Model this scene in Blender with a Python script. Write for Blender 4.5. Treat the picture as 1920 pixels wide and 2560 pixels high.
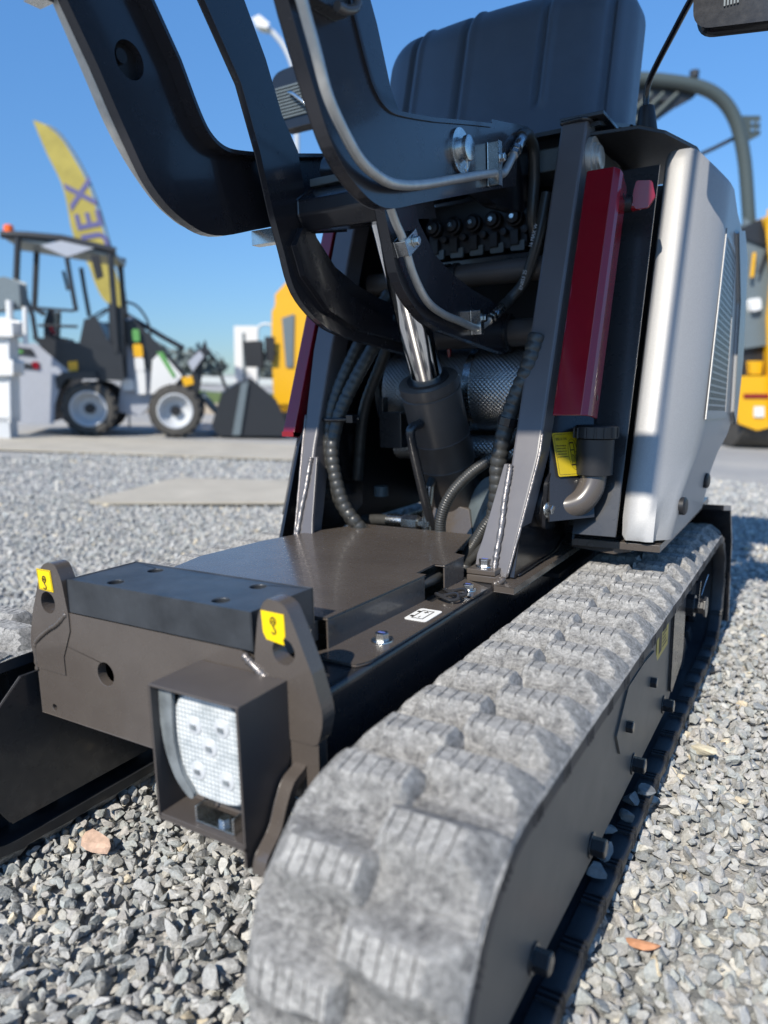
import bpy, math, random
import numpy as np
from mathutils import Vector, Matrix, noise
from mathutils.geometry import tessellate_polygon

for o in list(bpy.data.objects): bpy.data.objects.remove(o, do_unlink=True)
scene = bpy.context.scene
COL = scene.collection
random.seed(7); rng = np.random.default_rng(7)
PI = math.pi

# ------------------------------------------------------------------ camera
CAM = Vector((0.880, -0.751, 0.871))
ROWS = [(0.857, 0.514, -0.023), (0.067, -0.157, -0.985), (-0.510, 0.843, -0.169)]   # right, down, forward
R_ = Vector(ROWS[0]).normalized(); F_ = Vector(ROWS[2]).normalized()
R_ = (R_ - F_*R_.dot(F_)).normalized(); U_ = R_.cross(F_)
cam_d = bpy.data.cameras.new('camera'); cam = bpy.data.objects.new('camera', cam_d); COL.objects.link(cam)
m = Matrix((R_, U_, -F_)).transposed().to_4x4(); m.translation = CAM; cam.matrix_world = m
cam_d.sensor_fit = 'VERTICAL'; cam_d.sensor_height = 36.0; cam_d.lens = 36.0*1831.6/2560
cam_d.clip_start = 0.02; cam_d.clip_end = 3000
cam_d.dof.use_dof = True; cam_d.dof.focus_distance = 1.50; cam_d.dof.aperture_fstop = 2.1
scene.camera = cam

# ------------------------------------------------------------------ light
SUN_EL = 41.5
world = bpy.data.worlds.new('World'); scene.world = world; world.use_nodes = True
wn = world.node_tree.nodes; wl = world.node_tree.links
sky = wn.new('ShaderNodeTexSky'); sky.sky_type = 'NISHITA'; sky.sun_disc = False
sky.sun_elevation = math.radians(SUN_EL); sky.sun_rotation = math.radians(180)
sky.air_density = 1.0; sky.dust_density = 0.3; sky.ozone_density = 3.0; sky.altitude = 0
bg = wn['Background']; bg.inputs['Strength'].default_value = 0.125
tcw = wn.new('ShaderNodeTexCoord'); sx_ = wn.new('ShaderNodeSeparateXYZ'); wl.new(tcw.outputs['Generated'], sx_.inputs[0])
rw = wn.new('ShaderNodeValToRGB'); rw.color_ramp.elements[0].position = 0.0; rw.color_ramp.elements[0].color = (0.44, 0.54, 0.66, 1)
rw.color_ramp.elements[1].position = 0.48; rw.color_ramp.elements[1].color = (0.70, 1.12, 1.42, 1)
re_ = rw.color_ramp.elements.new(1.0); re_.color = (0.56, 0.90, 1.15, 1)
wl.new(sx_.outputs['Z'], rw.inputs['Fac'])
mw = wn.new('ShaderNodeMixRGB'); mw.blend_type = 'MULTIPLY'; mw.inputs['Fac'].default_value = 1.0
wl.new(sky.outputs['Color'], mw.inputs['Color1']); wl.new(rw.outputs['Color'], mw.inputs['Color2']); wl.new(mw.outputs['Color'], bg.inputs['Color'])
sd = bpy.data.lights.new('sun', 'SUN'); sd.energy = 5.0; sd.angle = math.radians(0.5); sd.color = (1.0, 0.93, 0.82)
sun = bpy.data.objects.new('sun', sd); COL.objects.link(sun)
ldir = Vector((-0.008, math.cos(math.radians(SUN_EL)), -math.sin(math.radians(SUN_EL))))
sun.rotation_euler = ldir.to_track_quat('-Z', 'Y').to_euler()
sun.location = (0, -8, 8)
scene.view_settings.view_transform = 'Standard'; scene.view_settings.look = 'None'
scene.view_settings.exposure = 0.28; scene.view_settings.gamma = 1.0
scene.render.engine = 'CYCLES'

# ------------------------------------------------------------------ materials
def newmat(name):
    mt = bpy.data.materials.new(name); mt.use_nodes = True
    nt = mt.node_tree; b = nt.nodes['Principled BSDF']
    return mt, nt, b
def ramp(nt, stops):
    r = nt.nodes.new('ShaderNodeValToRGB'); e = r.color_ramp.elements
    while len(e) < len(stops): e.new(0.5)
    for i, (p, c) in enumerate(stops): e[i].position = p; e[i].color = (c[0], c[1], c[2], 1)
    return r
def noise_n(nt, scale, detail=4, rough=0.6, vec=None, dist=0):
    n = nt.nodes.new('ShaderNodeTexNoise'); n.inputs['Scale'].default_value = scale
    n.inputs['Detail'].default_value = detail; n.inputs['Roughness'].default_value = rough
    n.inputs['Distortion'].default_value = dist
    if vec: nt.links.new(vec, n.inputs['Vector'])
    return n
def coord(nt, kind='Object'):
    t = nt.nodes.new('ShaderNodeTexCoord'); return t.outputs[kind]
def bump(nt, b, height, strength=0.3, dist=0.002):
    n = nt.nodes.new('ShaderNodeBump'); n.inputs['Strength'].default_value = strength
    n.inputs['Distance'].default_value = dist
    nt.links.new(height, n.inputs['Height']); nt.links.new(n.outputs['Normal'], b.inputs['Normal'])
def simple(name, col, rough=0.5, metal=0.0, coat=0.0, var=0.15, nscale=30, bmp=0.0, bscale=400, spec=0.5, wear=None, speck=None):
    mt, nt, b = newmat(name)
    v = coord(nt)
    n = noise_n(nt, nscale, 5, 0.6, v)
    c0 = tuple(max(0, x*(1-var)) for x in col); c1 = tuple(min(1, x*(1+var)) for x in col)
    r = ramp(nt, [(0.3, c0), (0.7, c1)]); nt.links.new(n.outputs['Fac'], r.inputs['Fac'])
    out = r.outputs['Color']
    if wear:
        n3 = noise_n(nt, 14, 8, 0.72, v); rr = ramp(nt, [(wear[1], (0, 0, 0)), (wear[1]+0.14, (1, 1, 1))])
        nt.links.new(n3.outputs['Fac'], rr.inputs['Fac'])
        mx = nt.nodes.new('ShaderNodeMixRGB'); mx.inputs['Color2'].default_value = (*wear[0], 1)
        nt.links.new(rr.outputs['Color'], mx.inputs['Fac']); nt.links.new(out, mx.inputs['Color1']); out = mx.outputs['Color']
    if speck:
        n4 = noise_n(nt, 330, 2, 0.5, v); r4 = ramp(nt, [(0.72, (0, 0, 0)), (0.76, (1, 1, 1))]); nt.links.new(n4.outputs['Fac'], r4.inputs['Fac'])
        n5 = noise_n(nt, 5, 5, 0.65, v); r5 = ramp(nt, [(0.42, (0, 0, 0)), (0.75, (0.55, 0.55, 0.55))]); nt.links.new(n5.outputs['Fac'], r5.inputs['Fac'])
        ms = nt.nodes.new('ShaderNodeMath'); ms.operation = 'MAXIMUM'; nt.links.new(r4.outputs['Color'], ms.inputs[0]); m5 = nt.nodes.new('ShaderNodeMath'); m5.operation = 'MULTIPLY'; m5.inputs[1].default_value = 0.35; nt.links.new(r5.outputs['Color'], m5.inputs[0]); nt.links.new(m5.outputs[0], ms.inputs[1])
        mx4 = nt.nodes.new('ShaderNodeMixRGB'); mx4.inputs['Color2'].default_value = (*speck, 1); nt.links.new(ms.outputs[0], mx4.inputs['Fac']); nt.links.new(out, mx4.inputs['Color1']); out = mx4.outputs['Color']
    nt.links.new(out, b.inputs['Base Color'])
    b.inputs['Metallic'].default_value = metal
    b.inputs['Specular IOR Level'].default_value = spec
    n2 = noise_n(nt, nscale*3, 3, 0.6, v)
    mr = nt.nodes.new('ShaderNodeMapRange'); mr.inputs['To Min'].default_value = max(0.02, rough-0.06); mr.inputs['To Max'].default_value = min(1, rough+0.06)
    nt.links.new(n2.outputs['Fac'], mr.inputs['Value']); nt.links.new(mr.outputs['Result'], b.inputs['Roughness'])
    b.inputs['Coat Weight'].default_value = coat; b.inputs['Coat Roughness'].default_value = 0.08
    if bmp:
        nb = noise_n(nt, bscale, 3, 0.6, v); bump(nt, b, nb.outputs['Fac'], bmp, 0.0015)
    return mt
M = {}
M['paint'] = simple('brown_grey_paint', (0.077, 0.065, 0.057), 0.27, coat=0.25, var=0.07, nscale=8, speck=(0.17, 0.15, 0.13), bmp=0.015, bscale=900, wear=((0.16, 0.145, 0.13), 0.70))
M['paint_dark'] = simple('dark_satin_paint', (0.024, 0.024, 0.026), 0.28, coat=0.2, var=0.08, nscale=8, bmp=0.04, bscale=900)
M['arm'] = simple('arm_shaded_paint', (0.022, 0.022, 0.027), 0.26, coat=0.35, var=0.07, nscale=8, bmp=0.04, bscale=900)  # brown-grey machine paint with shade and sky blue put into the colour
M['box'] = simple('lamp_box_paint', (0.070, 0.061, 0.057), 0.40, coat=0.0, var=0.06, nscale=9, speck=(0.16, 0.14, 0.12), bmp=0.02, bscale=700)
M['post'] = simple('post_grey_paint', (0.110, 0.104, 0.109), 0.32, coat=0.15, var=0.06, nscale=8, bmp=0.05, bscale=900)
M['frame'] = simple('satin_frame_paint', (0.105, 0.097, 0.088), 0.42, coat=0.0, var=0.05, nscale=5, bmp=0.03, bscale=700)
M['cast'] = simple('blued_steel_block', (0.058, 0.064, 0.072), 0.36, metal=0.45, var=0.3, nscale=14, bmp=0.08, bscale=500, wear=((0.13, 0.14, 0.15), 0.62))
M['red'] = simple('red_gloss_paint', (0.21, 0.004, 0.013), 0.14, coat=0.6, var=0.05)
M['silver'] = simple('silver_metallic_paint', (0.32, 0.32, 0.32), 0.50, metal=0.25, coat=0.15, var=0.10, nscale=420, bmp=0.15, bscale=1500)
M['zinc'] = simple('zinc_plated_steel', (0.62, 0.63, 0.62), 0.26, metal=1.0, var=0.15, nscale=60, bmp=0.05)
M['tube'] = simple('brushed_steel_tube', (0.52, 0.51, 0.48), 0.36, metal=0.6, var=0.12, nscale=40, bmp=0.05)
M['chrome'] = simple('chrome', (0.75, 0.75, 0.74), 0.07, metal=1.0, var=0.03)
M['black'] = simple('black_plastic', (0.015, 0.015, 0.017), 0.45, var=0.1)
M['blackgloss'] = simple('black_gloss_paint', (0.010, 0.010, 0.012), 0.24, coat=0.3, var=0.1)
M['hose'] = simple('hose_rubber', (0.040, 0.040, 0.038), 0.36, var=0.15, nscale=60, bmp=0.1)
M['hood'] = simple('slate_blue_plastic', (0.070, 0.096, 0.134), 0.42, var=0.05, nscale=20, bmp=0.25, bscale=1400)
M['rub'] = simple('clean_rubber', (0.020, 0.022, 0.027), 0.5, var=0.25, nscale=25, bmp=0.1)
M['yellow_st'] = simple('yellow_sticker', (0.85, 0.60, 0.0), 0.4, var=0.04)
M['yellow_dk'] = simple('yellow_sticker_shaded', (0.45, 0.33, 0.01), 0.35, var=0.06)  # sticker yellow darkened: the shade on it is in the colour
M['ink'] = simple('black_ink', (0.02, 0.015, 0.01), 0.5, var=0.05)
M['white_st'] = simple('white_sticker', (0.8, 0.8, 0.78), 0.45, var=0.03)
M['white'] = simple('white_paint', (0.66, 0.66, 0.65), 0.4, var=0.04)
M['yellow'] = simple('machine_yellow_paint', (0.70, 0.37, 0.006), 0.35, coat=0.3, var=0.05)
M['rollbar'] = simple('grey_green_frame_paint', (0.055, 0.072, 0.072), 0.4, var=0.08)
M['greyp'] = simple('blue_grey_paint', (0.13, 0.16, 0.175), 0.4, var=0.08)
M['darkmach'] = simple('dark_machine_paint', (0.022, 0.024, 0.028), 0.4, var=0.1)
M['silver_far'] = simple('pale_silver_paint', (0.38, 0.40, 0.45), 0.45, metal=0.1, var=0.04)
M['weld'] = simple('weld_bead_metal', (0.20, 0.185, 0.18), 0.34, metal=0.6, var=0.35, nscale=120, bmp=0.5, bscale=220)
M['orange'] = simple('orange_lens', (0.85, 0.13, 0.01), 0.3, var=0.03)
M['green'] = simple('green_print', (0.10, 0.30, 0.08), 0.5, var=0.03)
M['navy'] = simple('navy_print', (0.07, 0.07, 0.20), 0.6, var=0.05)
M['tyre'] = simple('dusty_tyre_rubber', (0.060, 0.056, 0.050), 0.8, var=0.3, nscale=6, bmp=0.2, bscale=60)
M['rim'] = simple('light_grey_rim', (0.50, 0.52, 0.54), 0.4, var=0.04)
M['woven'] = None
M['stone_pink'] = simple('pink_stone', (0.52, 0.36, 0.27), 0.85, var=0.25, nscale=60, bmp=0.6, bscale=160)
M['stone_cream'] = simple('cream_stone', (0.55, 0.50, 0.38), 0.85, var=0.15, nscale=60, bmp=0.5, bscale=160)
M['chip'] = simple('orange_wood_chip', (0.52, 0.25, 0.13), 0.8, var=0.2, nscale=90, bmp=0.5, bscale=200)
M['wheel_dark'] = simple('dark_hub', (0.01, 0.01, 0.012), 0.5)

def mat_woven():
    mt, nt, b = newmat('woven_heat_wrap')
    v = coord(nt)
    b.inputs['Base Color'].default_value = (0.42, 0.43, 0.44, 1); b.inputs['Metallic'].default_value = 0.9; b.inputs['Roughness'].default_value = 0.35
    return mt
M['woven'] = mat_woven()

def mat_dust():
    mt, nt, b = newmat('dusty_track_rubber')
    g = nt.nodes.new('ShaderNodeNewGeometry'); pos = g.outputs['Position']
    n1 = noise_n(nt, 60, 6, 0.78, pos, 1.2); n2 = noise_n(nt, 120, 5, 0.8, pos, 2.5); n3 = noise_n(nt, 330, 3, 0.6, pos)
    mp = nt.nodes.new('ShaderNodeMapping'); mp.inputs['Scale'].default_value = (40, 260, 120); mp.inputs['Rotation'].default_value = (0, 0, 0.5)
    nt.links.new(pos, mp.inputs['Vector']); n4 = noise_n(nt, 1.0, 4, 0.7, mp.outputs['Vector'], 1.5)
    a = nt.nodes.new('ShaderNodeMath'); a.operation = 'MULTIPLY_ADD'; a.inputs[1].default_value = 0.55
    nt.links.new(n2.outputs['Fac'], a.inputs[0])
    a2 = nt.nodes.new('ShaderNodeMath'); a2.operation = 'MULTIPLY'; a2.inputs[1].default_value = 0.75
    nt.links.new(n1.outputs['Fac'], a2.inputs[0]); nt.links.new(a2.outputs[0], a.inputs[2])
    a3 = nt.nodes.new('ShaderNodeMath'); a3.operation = 'MULTIPLY_ADD'; a3.inputs[1].default_value = 0.35
    nt.links.new(n4.outputs['Fac'], a3.inputs[0]); nt.links.new(a.outputs[0], a3.inputs[2])
    r = ramp(nt, [(0.62, (0.06, 0.061, 0.063)), (0.72, (0.17, 0.168, 0.164)), (0.86, (0.31, 0.306, 0.295)), (1.0, (0.50, 0.49, 0.47))])
    pr = nt.nodes.new('ShaderNodeMapRange'); pr.inputs['From Min'].default_value = 0.47; pr.inputs['From Max'].default_value = 0.58; pr.inputs['To Min'].default_value = -0.07; pr.inputs['To Max'].default_value = 0.05
    nt.links.new(g.outputs['Pointiness'], pr.inputs['Value']); pa = nt.nodes.new('ShaderNodeMath'); pa.operation = 'ADD'; nt.links.new(pr.outputs['Result'], pa.inputs[0]); nt.links.new(a3.outputs[0], pa.inputs[1])
    nt.links.new(pa.outputs[0], r.inputs['Fac']); nt.links.new(r.outputs['Color'], b.inputs['Base Color'])
    b.inputs['Roughness'].default_value = 0.85; b.inputs['Specular IOR Level'].default_value = 0.25
    ad = nt.nodes.new('ShaderNodeMath'); ad.operation = 'MULTIPLY_ADD'; ad.inputs[1].default_value = 0.4
    ad2 = nt.nodes.new('ShaderNodeMath'); ad2.operation = 'MULTIPLY_ADD'; ad2.inputs[1].default_value = 0.9
    nt.links.new(n2.outputs['Fac'], ad2.inputs[0]); nt.links.new(n4.outputs['Fac'], ad2.inputs[2])
    nt.links.new(n3.outputs['Fac'], ad.inputs[0]); nt.links.new(ad2.outputs[0], ad.inputs[2])
    bump(nt, b, ad.outputs[0], 0.8, 0.0022)
    return mt
M['dust'] = mat_dust()

def mat_stones():
    mt, nt, b = newmat('crushed_stone')
    at = nt.nodes.new('ShaderNodeAttribute'); at.attribute_name = 'tint'; at.attribute_type = 'GEOMETRY'
    g = nt.nodes.new('ShaderNodeNewGeometry'); pos = g.outputs['Position']
    n1 = noise_n(nt, 160, 6, 0.7, pos); n2 = noise_n(nt, 60, 4, 0.7, pos, 3.0)
    r = ramp(nt, [(0.3, (0.72, 0.72, 0.72)), (0.52, (1.0, 1.0, 1.0)), (0.72, (1.22, 1.21, 1.18))]); nt.links.new(n1.outputs['Fac'], r.inputs['Fac'])
    mx = nt.nodes.new('ShaderNodeMixRGB'); mx.blend_type = 'MULTIPLY'; mx.inputs['Fac'].default_value = 1
    nt.links.new(at.outputs['Color'], mx.inputs['Color1']); nt.links.new(r.outputs['Color'], mx.inputs['Color2'])
    r2 = ramp(nt, [(0.475, (0, 0, 0)), (0.5, (0.5, 0.5, 0.5)), (0.525, (0, 0, 0))]); nt.links.new(n2.outputs['Fac'], r2.inputs['Fac'])
    mx2 = nt.nodes.new('ShaderNodeMixRGB'); mx2.inputs['Color2'].default_value = (0.66, 0.65, 0.62, 1)
    nt.links.new(r2.outputs['Color'], mx2.inputs['Fac']); nt.links.new(mx.outputs['Color'], mx2.inputs['Color1'])
    nt.links.new(mx2.outputs['Color'], b.inputs['Base Color']); b.inputs['Roughness'].default_value = 0.88
    b.inputs['Specular IOR Level'].default_value = 0.3
    bump(nt, b, n1.outputs['Fac'], 0.6, 0.004)
    return mt
M['stones'] = mat_stones()

def mat_ground():
    mt, nt, b = newmat('gravel_yard_ground')
    g = nt.nodes.new('ShaderNodeNewGeometry'); pos = g.outputs['Position']
    vo = nt.nodes.new('ShaderNodeTexVoronoi'); vo.inputs['Scale'].default_value = 32; nt.links.new(pos, vo.inputs['Vector'])
    n1 = noise_n(nt, 120, 4, 0.7, pos); n0 = noise_n(nt, 0.5, 5, 0.6, pos)
    sx = nt.nodes.new('ShaderNodeSeparateColor'); nt.links.new(vo.outputs['Color'], sx.inputs['Color'])
    r = ramp(nt, [(0.0, (0.20, 0.205, 0.20)), (0.5, (0.31, 0.31, 0.305)), (0.85, (0.42, 0.41, 0.395)), (1.0, (0.52, 0.50, 0.46))])
    nt.links.new(sx.outputs[0], r.inputs['Fac'])
    rd = ramp(nt, [(0.0, (1, 1, 1)), (0.55, (0.9, 0.9, 0.9)), (0.85, (0.45, 0.45, 0.45))]); nt.links.new(vo.outputs['Distance'], rd.inputs['Fac'])
    mul = nt.nodes.new('ShaderNodeMixRGB'); mul.blend_type = 'MULTIPLY'; mul.inputs['Fac'].default_value = 0.6
    nt.links.new(r.outputs['Color'], mul.inputs['Color1']); nt.links.new(rd.outputs['Color'], mul.inputs['Color2'])
    rp = ramp(nt, [(0.35, (0.29, 0.29, 0.285)), (0.55, (0.37, 0.36, 0.34)), (0.75, (0.45, 0.42, 0.365))]); nt.links.new(n0.outputs['Fac'], rp.inputs['Fac'])
    # packed paler ground farther out (distance from the machine)
    ln = nt.nodes.new('ShaderNodeVectorMath'); ln.operation = 'DISTANCE'; ln.inputs[1].default_value = (0.9, -0.7, 0); nt.links.new(pos, ln.inputs[0])
    nb = noise_n(nt, 0.7, 4, 0.6, pos); ml = nt.nodes.new('ShaderNodeMath'); ml.operation = 'MULTIPLY_ADD'; ml.inputs[1].default_value = 3.0
    nt.links.new(nb.outputs['Fac'], ml.inputs[0]); nt.links.new(ln.outputs['Value'], ml.inputs[2])
    rf = ramp(nt, [(0.36, (0, 0, 0)), (0.42, (1, 1, 1))]); dv = nt.nodes.new('ShaderNodeMath'); dv.operation = 'DIVIDE'; dv.inputs[1].default_value = 24
    nt.links.new(ml.outputs[0], dv.inputs[0]); nt.links.new(dv.outputs[0], rf.inputs['Fac'])
    mx = nt.nodes.new('ShaderNodeMixRGB'); nt.links.new(rf.outputs['Color'], mx.inputs['Fac'])
    nt.links.new(mul.outputs['Color'], mx.inputs['Color1']); nt.links.new(rp.outputs['Color'], mx.inputs['Color2'])
    nt.links.new(mx.outputs['Color'], b.inputs['Base Color']); b.inputs['Roughness'].default_value = 0.92
    ad = nt.nodes.new('ShaderNodeMath'); ad.operation = 'MULTIPLY_ADD'; ad.inputs[1].default_value = -1.5
    nt.links.new(vo.outputs['Distance'], ad.inputs[0]); nt.links.new(n1.outputs['Fac'], ad.inputs[2])
    bump(nt, b, ad.outputs[0], 0.6, 0.012)
    return mt
M['ground'] = mat_ground()
M['concrete'] = simple('pale_concrete', (0.40, 0.365, 0.30), 0.85, var=0.12, nscale=3, bmp=0.3, bscale=40)
M['tan'] = simple('tan_soil', (0.42, 0.34, 0.24), 0.9, var=0.2, nscale=2, bmp=0.4, bscale=20)
M['grass'] = simple('grass', (0.10, 0.14, 0.025), 0.8, var=0.35, nscale=6)
M['leaf'] = simple('hazed_far_leaf', (0.17, 0.20, 0.19), 0.8, var=0.3, nscale=2)  # paler than real leaves, distance haze mixed into the colour

def mat_lens():
    mt, nt, b = newmat('ribbed_lamp_lens')
    v = coord(nt)
    w1 = nt.nodes.new('ShaderNodeTexWave'); w1.inputs['Scale'].default_value = 46; w1.bands_direction = 'X'; nt.links.new(v, w1.inputs['Vector'])
    w2 = nt.nodes.new('ShaderNodeTexWave'); w2.inputs['Scale'].default_value = 46; w2.bands_direction = 'Z'; nt.links.new(v, w2.inputs['Vector'])
    mn = nt.nodes.new('ShaderNodeMath'); mn.operation = 'MAXIMUM'; nt.links.new(w1.outputs['Fac'], mn.inputs[0]); nt.links.new(w2.outputs['Fac'], mn.inputs[1])
    r = ramp(nt, [(0.80, (0.62, 0.64, 0.64)), (1.0, (0.30, 0.33, 0.34))]); nt.links.new(mn.outputs[0], r.inputs['Fac'])
    n = noise_n(nt, 42, 2, 0.5, v); rn = ramp(nt, [(0.35, (0.75, 0.78, 0.8)), (0.6, (1.1, 1.1, 1.1))]); nt.links.new(n.outputs['Fac'], rn.inputs['Fac'])
    mx = nt.nodes.new('ShaderNodeMixRGB'); mx.blend_type = 'MULTIPLY'; mx.inputs['Fac'].default_value = 1
    nt.links.new(r.outputs['Color'], mx.inputs['Color1']); nt.links.new(rn.outputs['Color'], mx.inputs['Color2'])
    nt.links.new(mx.outputs['Color'], b.inputs['Base Color']); b.inputs['Roughness'].default_value = 0.18; b.inputs['Coat Weight'].default_value = 0.6
    bump(nt, b, mn.outputs[0], 0.4, 0.002)
    return mt
M['lens'] = mat_lens()
M['lens_side'] = simple('smoked_clear_plastic', (0.17, 0.19, 0.20), 0.15, coat=0.5, var=0.35, nscale=25)

# ------------------------------------------------------------------ mesh helpers
def build(name, verts, faces, mat, parent=None, smooth=False, bevel=0.0, auto=False, seg=2):
    me = bpy.data.meshes.new(name); me.from_pydata([tuple(v) for v in verts], [], faces); me.update()
    me.materials.append(M[mat] if isinstance(mat, str) else mat)
    if smooth:
        me.polygons.foreach_set('use_smooth', [True]*len(me.polygons))
        if auto: me.set_sharp_from_angle(angle=math.radians(38))
    o = bpy.data.objects.new(name, me); COL.objects.link(o)
    if parent: o.parent = parent
    if bevel:
        bv = o.modifiers.new('bevel', 'BEVEL'); bv.width = bevel; bv.segments = seg; bv.limit_method = 'ANGLE'; bv.angle_limit = math.radians(35); bv.harden_normals = False
    return o
class MB:
    def __init__(s): s.v = []; s.f = []
    def add(s, verts, faces):
        k = len(s.v); s.v += [Vector(p) for p in verts]; s.f += [tuple(i+k for i in f) for f in faces]; return s
    def box(s, x0, x1, y0, y1, z0, z1):
        return s.add([(x0,y0,z0),(x1,y0,z0),(x1,y1,z0),(x0,y1,z0),(x0,y0,z1),(x1,y0,z1),(x1,y1,z1),(x0,y1,z1)],
                     [(0,3,2,1),(4,5,6,7),(0,1,5,4),(1,2,6,5),(2,3,7,6),(3,0,4,7)])
    def hexa(s, p):   # eight points: bottom four then top four
        return s.add(p, [(0,3,2,1),(4,5,6,7),(0,1,5,4),(1,2,6,5),(2,3,7,6),(3,0,4,7)])
    def prism(s, outline, axis, a0, a1, holes=()):
        def P3(q, a):
            if axis == 'x': return Vector((a, q[0], q[1]))
            if axis == 'y': return Vector((q[0], a, q[1]))
            return Vector((q[0], q[1], a))
        loops = [list(outline)] + [list(h) for h in holes]
        flat = [q for l in loops for q in l]; n = len(flat)
        if holes:
            tris = tessellate_polygon([[Vector((q[0], q[1], 0)) for q in l] for l in loops])
        else: tris = [tuple(range(n))]
        V = [P3(q, a0) for q in flat] + [P3(q, a1) for q in flat]
        Fc = [tuple(t) for t in tris] + [tuple(i+n for i in reversed(t)) for t in tris]
        k = 0
        for l in loops:
            L = len(l)
            for i in range(L):
                j = (i+1) % L; Fc.append((k+i, k+j, n+k+j, n+k+i))
            k += L
        return s.add(V, Fc)
    def tube(s, path, r, seg=12, smooth=8, caps=True, rf=None, scale=None):
        pts = spline(path, smooth) if smooth else [Vector(p) for p in path]
        n = len(pts); T = []
        for i in range(n):
            t = pts[min(i+1, n-1)] - pts[max(i-1, 0)]
            T.append(t.normalized() if t.length > 1e-9 else Vector((0, 0, 1)))
        up = Vector((0, 0, 1)) if abs(T[0].z) < 0.9 else Vector((1, 0, 0))
        N = (up - T[0]*up.dot(T[0])).normalized(); V = []; L = 0
        for i in range(n):
            if i: L += (pts[i]-pts[i-1]).length
            N = (N - T[i]*N.dot(T[i])).normalized(); B = T[i].cross(N)
            rr = r if rf is None else rf(L, i/(n-1))
            for k in range(seg):
                a = 2*PI*k/seg; V.append(pts[i] + (N*math.cos(a) + B*math.sin(a))*rr)
        Fc = [(i*seg+k, i*seg+(k+1) % seg, (i+1)*seg+(k+1) % seg, (i+1)*seg+k) for i in range(n-1) for k in range(seg)]
        if caps: Fc += [tuple(reversed(range(seg))), tuple((n-1)*seg+k for k in range(seg))]
        return s.add(V, Fc)
    def lathe(s, p0, axis, prof, seg=24, a0=0.0, caps=True):   # prof: (distance along axis, radius)
        ax = Vector(axis).normalized(); p0 = Vector(p0)
        u = Vector((0, 0, 1)) if abs(ax.z) < 0.9 else Vector((1, 0, 0))
        N = (u - ax*u.dot(ax)).normalized(); B = ax.cross(N); V = []
        for (d, r) in prof:
            for k in range(seg):
                a = 2*PI*k/seg + a0; V.append(p0 + ax*d + (N*math.cos(a)+B*math.sin(a))*max(r, 1e-5))
        n = len(prof)
        Fc = [(i*seg+k, i*seg+(k+1) % seg, (i+1)*seg+(k+1) % seg, (i+1)*seg+k) for i in range(n-1) for k in range(seg)]
        if caps: Fc += [tuple(reversed(range(seg))), tuple((n-1)*seg+k for k in range(seg))]
        return s.add(V, Fc)
    def out(s, name, mat, parent=None, smooth=False, bevel=0.0, auto=True, seg=2):
        return build(name, s.v, s.f, mat, parent, smooth, bevel, auto, seg)
def spline(path, k=8):
    P = [Vector(p) for p in path]
    if len(P) < 3: return P
    out = []; Q = [P[0]*2-P[1]] + P + [P[-1]*2-P[-2]]
    for i in range(1, len(Q)-2):
        for j in range(k):
            t = j/k; a, b, c, d = Q[i-1], Q[i], Q[i+1], Q[i+2]
            out.append(0.5*((2*b)+(c-a)*t+(2*a-5*b+4*c-d)*t*t+(3*b-a-3*c+d)*t**3))
    out.append(P[-1]); return out
def circ(cx, cy, r, n=20, ry=None):
    return [(cx+r*math.cos(2*PI*i/n), cy+(ry or r)*math.sin(2*PI*i/n)) for i in range(n)]
def rounded(pts, rad, n=5):
    out = []; N = len(pts)
    for i in range(N):
        r = rad[i] if isinstance(rad, (list, tuple)) else rad
        p = Vector(pts[i]).to_2d() if len(pts[i]) > 2 else Vector(pts[i]); a = Vector(pts[i-1]); b = Vector(pts[(i+1) % N])
        if r <= 0: out.append(tuple(p)); continue
        u = (a-p); v = (b-p); r1 = min(r, u.length*0.48, v.length*0.48); u.normalize(); v.normalize()
        A = p+u*r1; B = p+v*r1
        for k in range(n+1):
            t = k/n; out.append(tuple(A*(1-t)**2 + p*2*t*(1-t) + B*t*t))
    return out
def sp2(pts, k=6):
    return [(v.x, v.y) for v in spline([(p[0], p[1], 0) for p in pts], k)]
def offset_poly(pts, d):
    out = []
    for i in range(len(pts)):
        a = Vector(pts[max(i-1, 0)]); b = Vector(pts[min(i+1, len(pts)-1)]); t = (b-a).normalized()
        out.append((pts[i][0]-t.y*d, pts[i][1]+t.x*d))
    return out
def root(name, label, cat, loc=(0, 0, 0), group=None):
    o = bpy.data.objects.new(name, None); COL.objects.link(o); o.location = loc; o.empty_display_size = 0.2
    o['label'] = label; o['category'] = cat
    if group: o['group'] = group
    return o
def text(name, body, mat, parent, mtx, size, ext=0.0003, align='LEFT', xs=1.0, bold=0.0):
    cu = bpy.data.curves.new(name, 'FONT'); cu.body = body; cu.size = size; cu.extrude = ext; cu.align_x = align; cu.offset = bold
    cu.space_line = 1.25
    tmp = bpy.data.objects.new('tmp', cu); COL.objects.link(tmp)
    dg = bpy.context.evaluated_depsgraph_get(); me = bpy.data.meshes.new_from_object(tmp.evaluated_get(dg))
    bpy.data.objects.remove(tmp, do_unlink=True)
    me.transform(Matrix.Diagonal((xs, 1, 1, 1))); me.transform(mtx); me.materials.clear(); me.materials.append(M[mat])
    o = bpy.data.objects.new(name, me); COL.objects.link(o); o.parent = parent; return o
def frame_m(origin, xdir, ydir):
    x = Vector(xdir).normalized(); y = Vector(ydir).normalized(); z = x.cross(y).normalized(); y = z.cross(x)
    mm = Matrix((x, y, z)).transposed().to_4x4(); mm.translation = Vector(origin); return mm
def rbend(L, f): return 0

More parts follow.
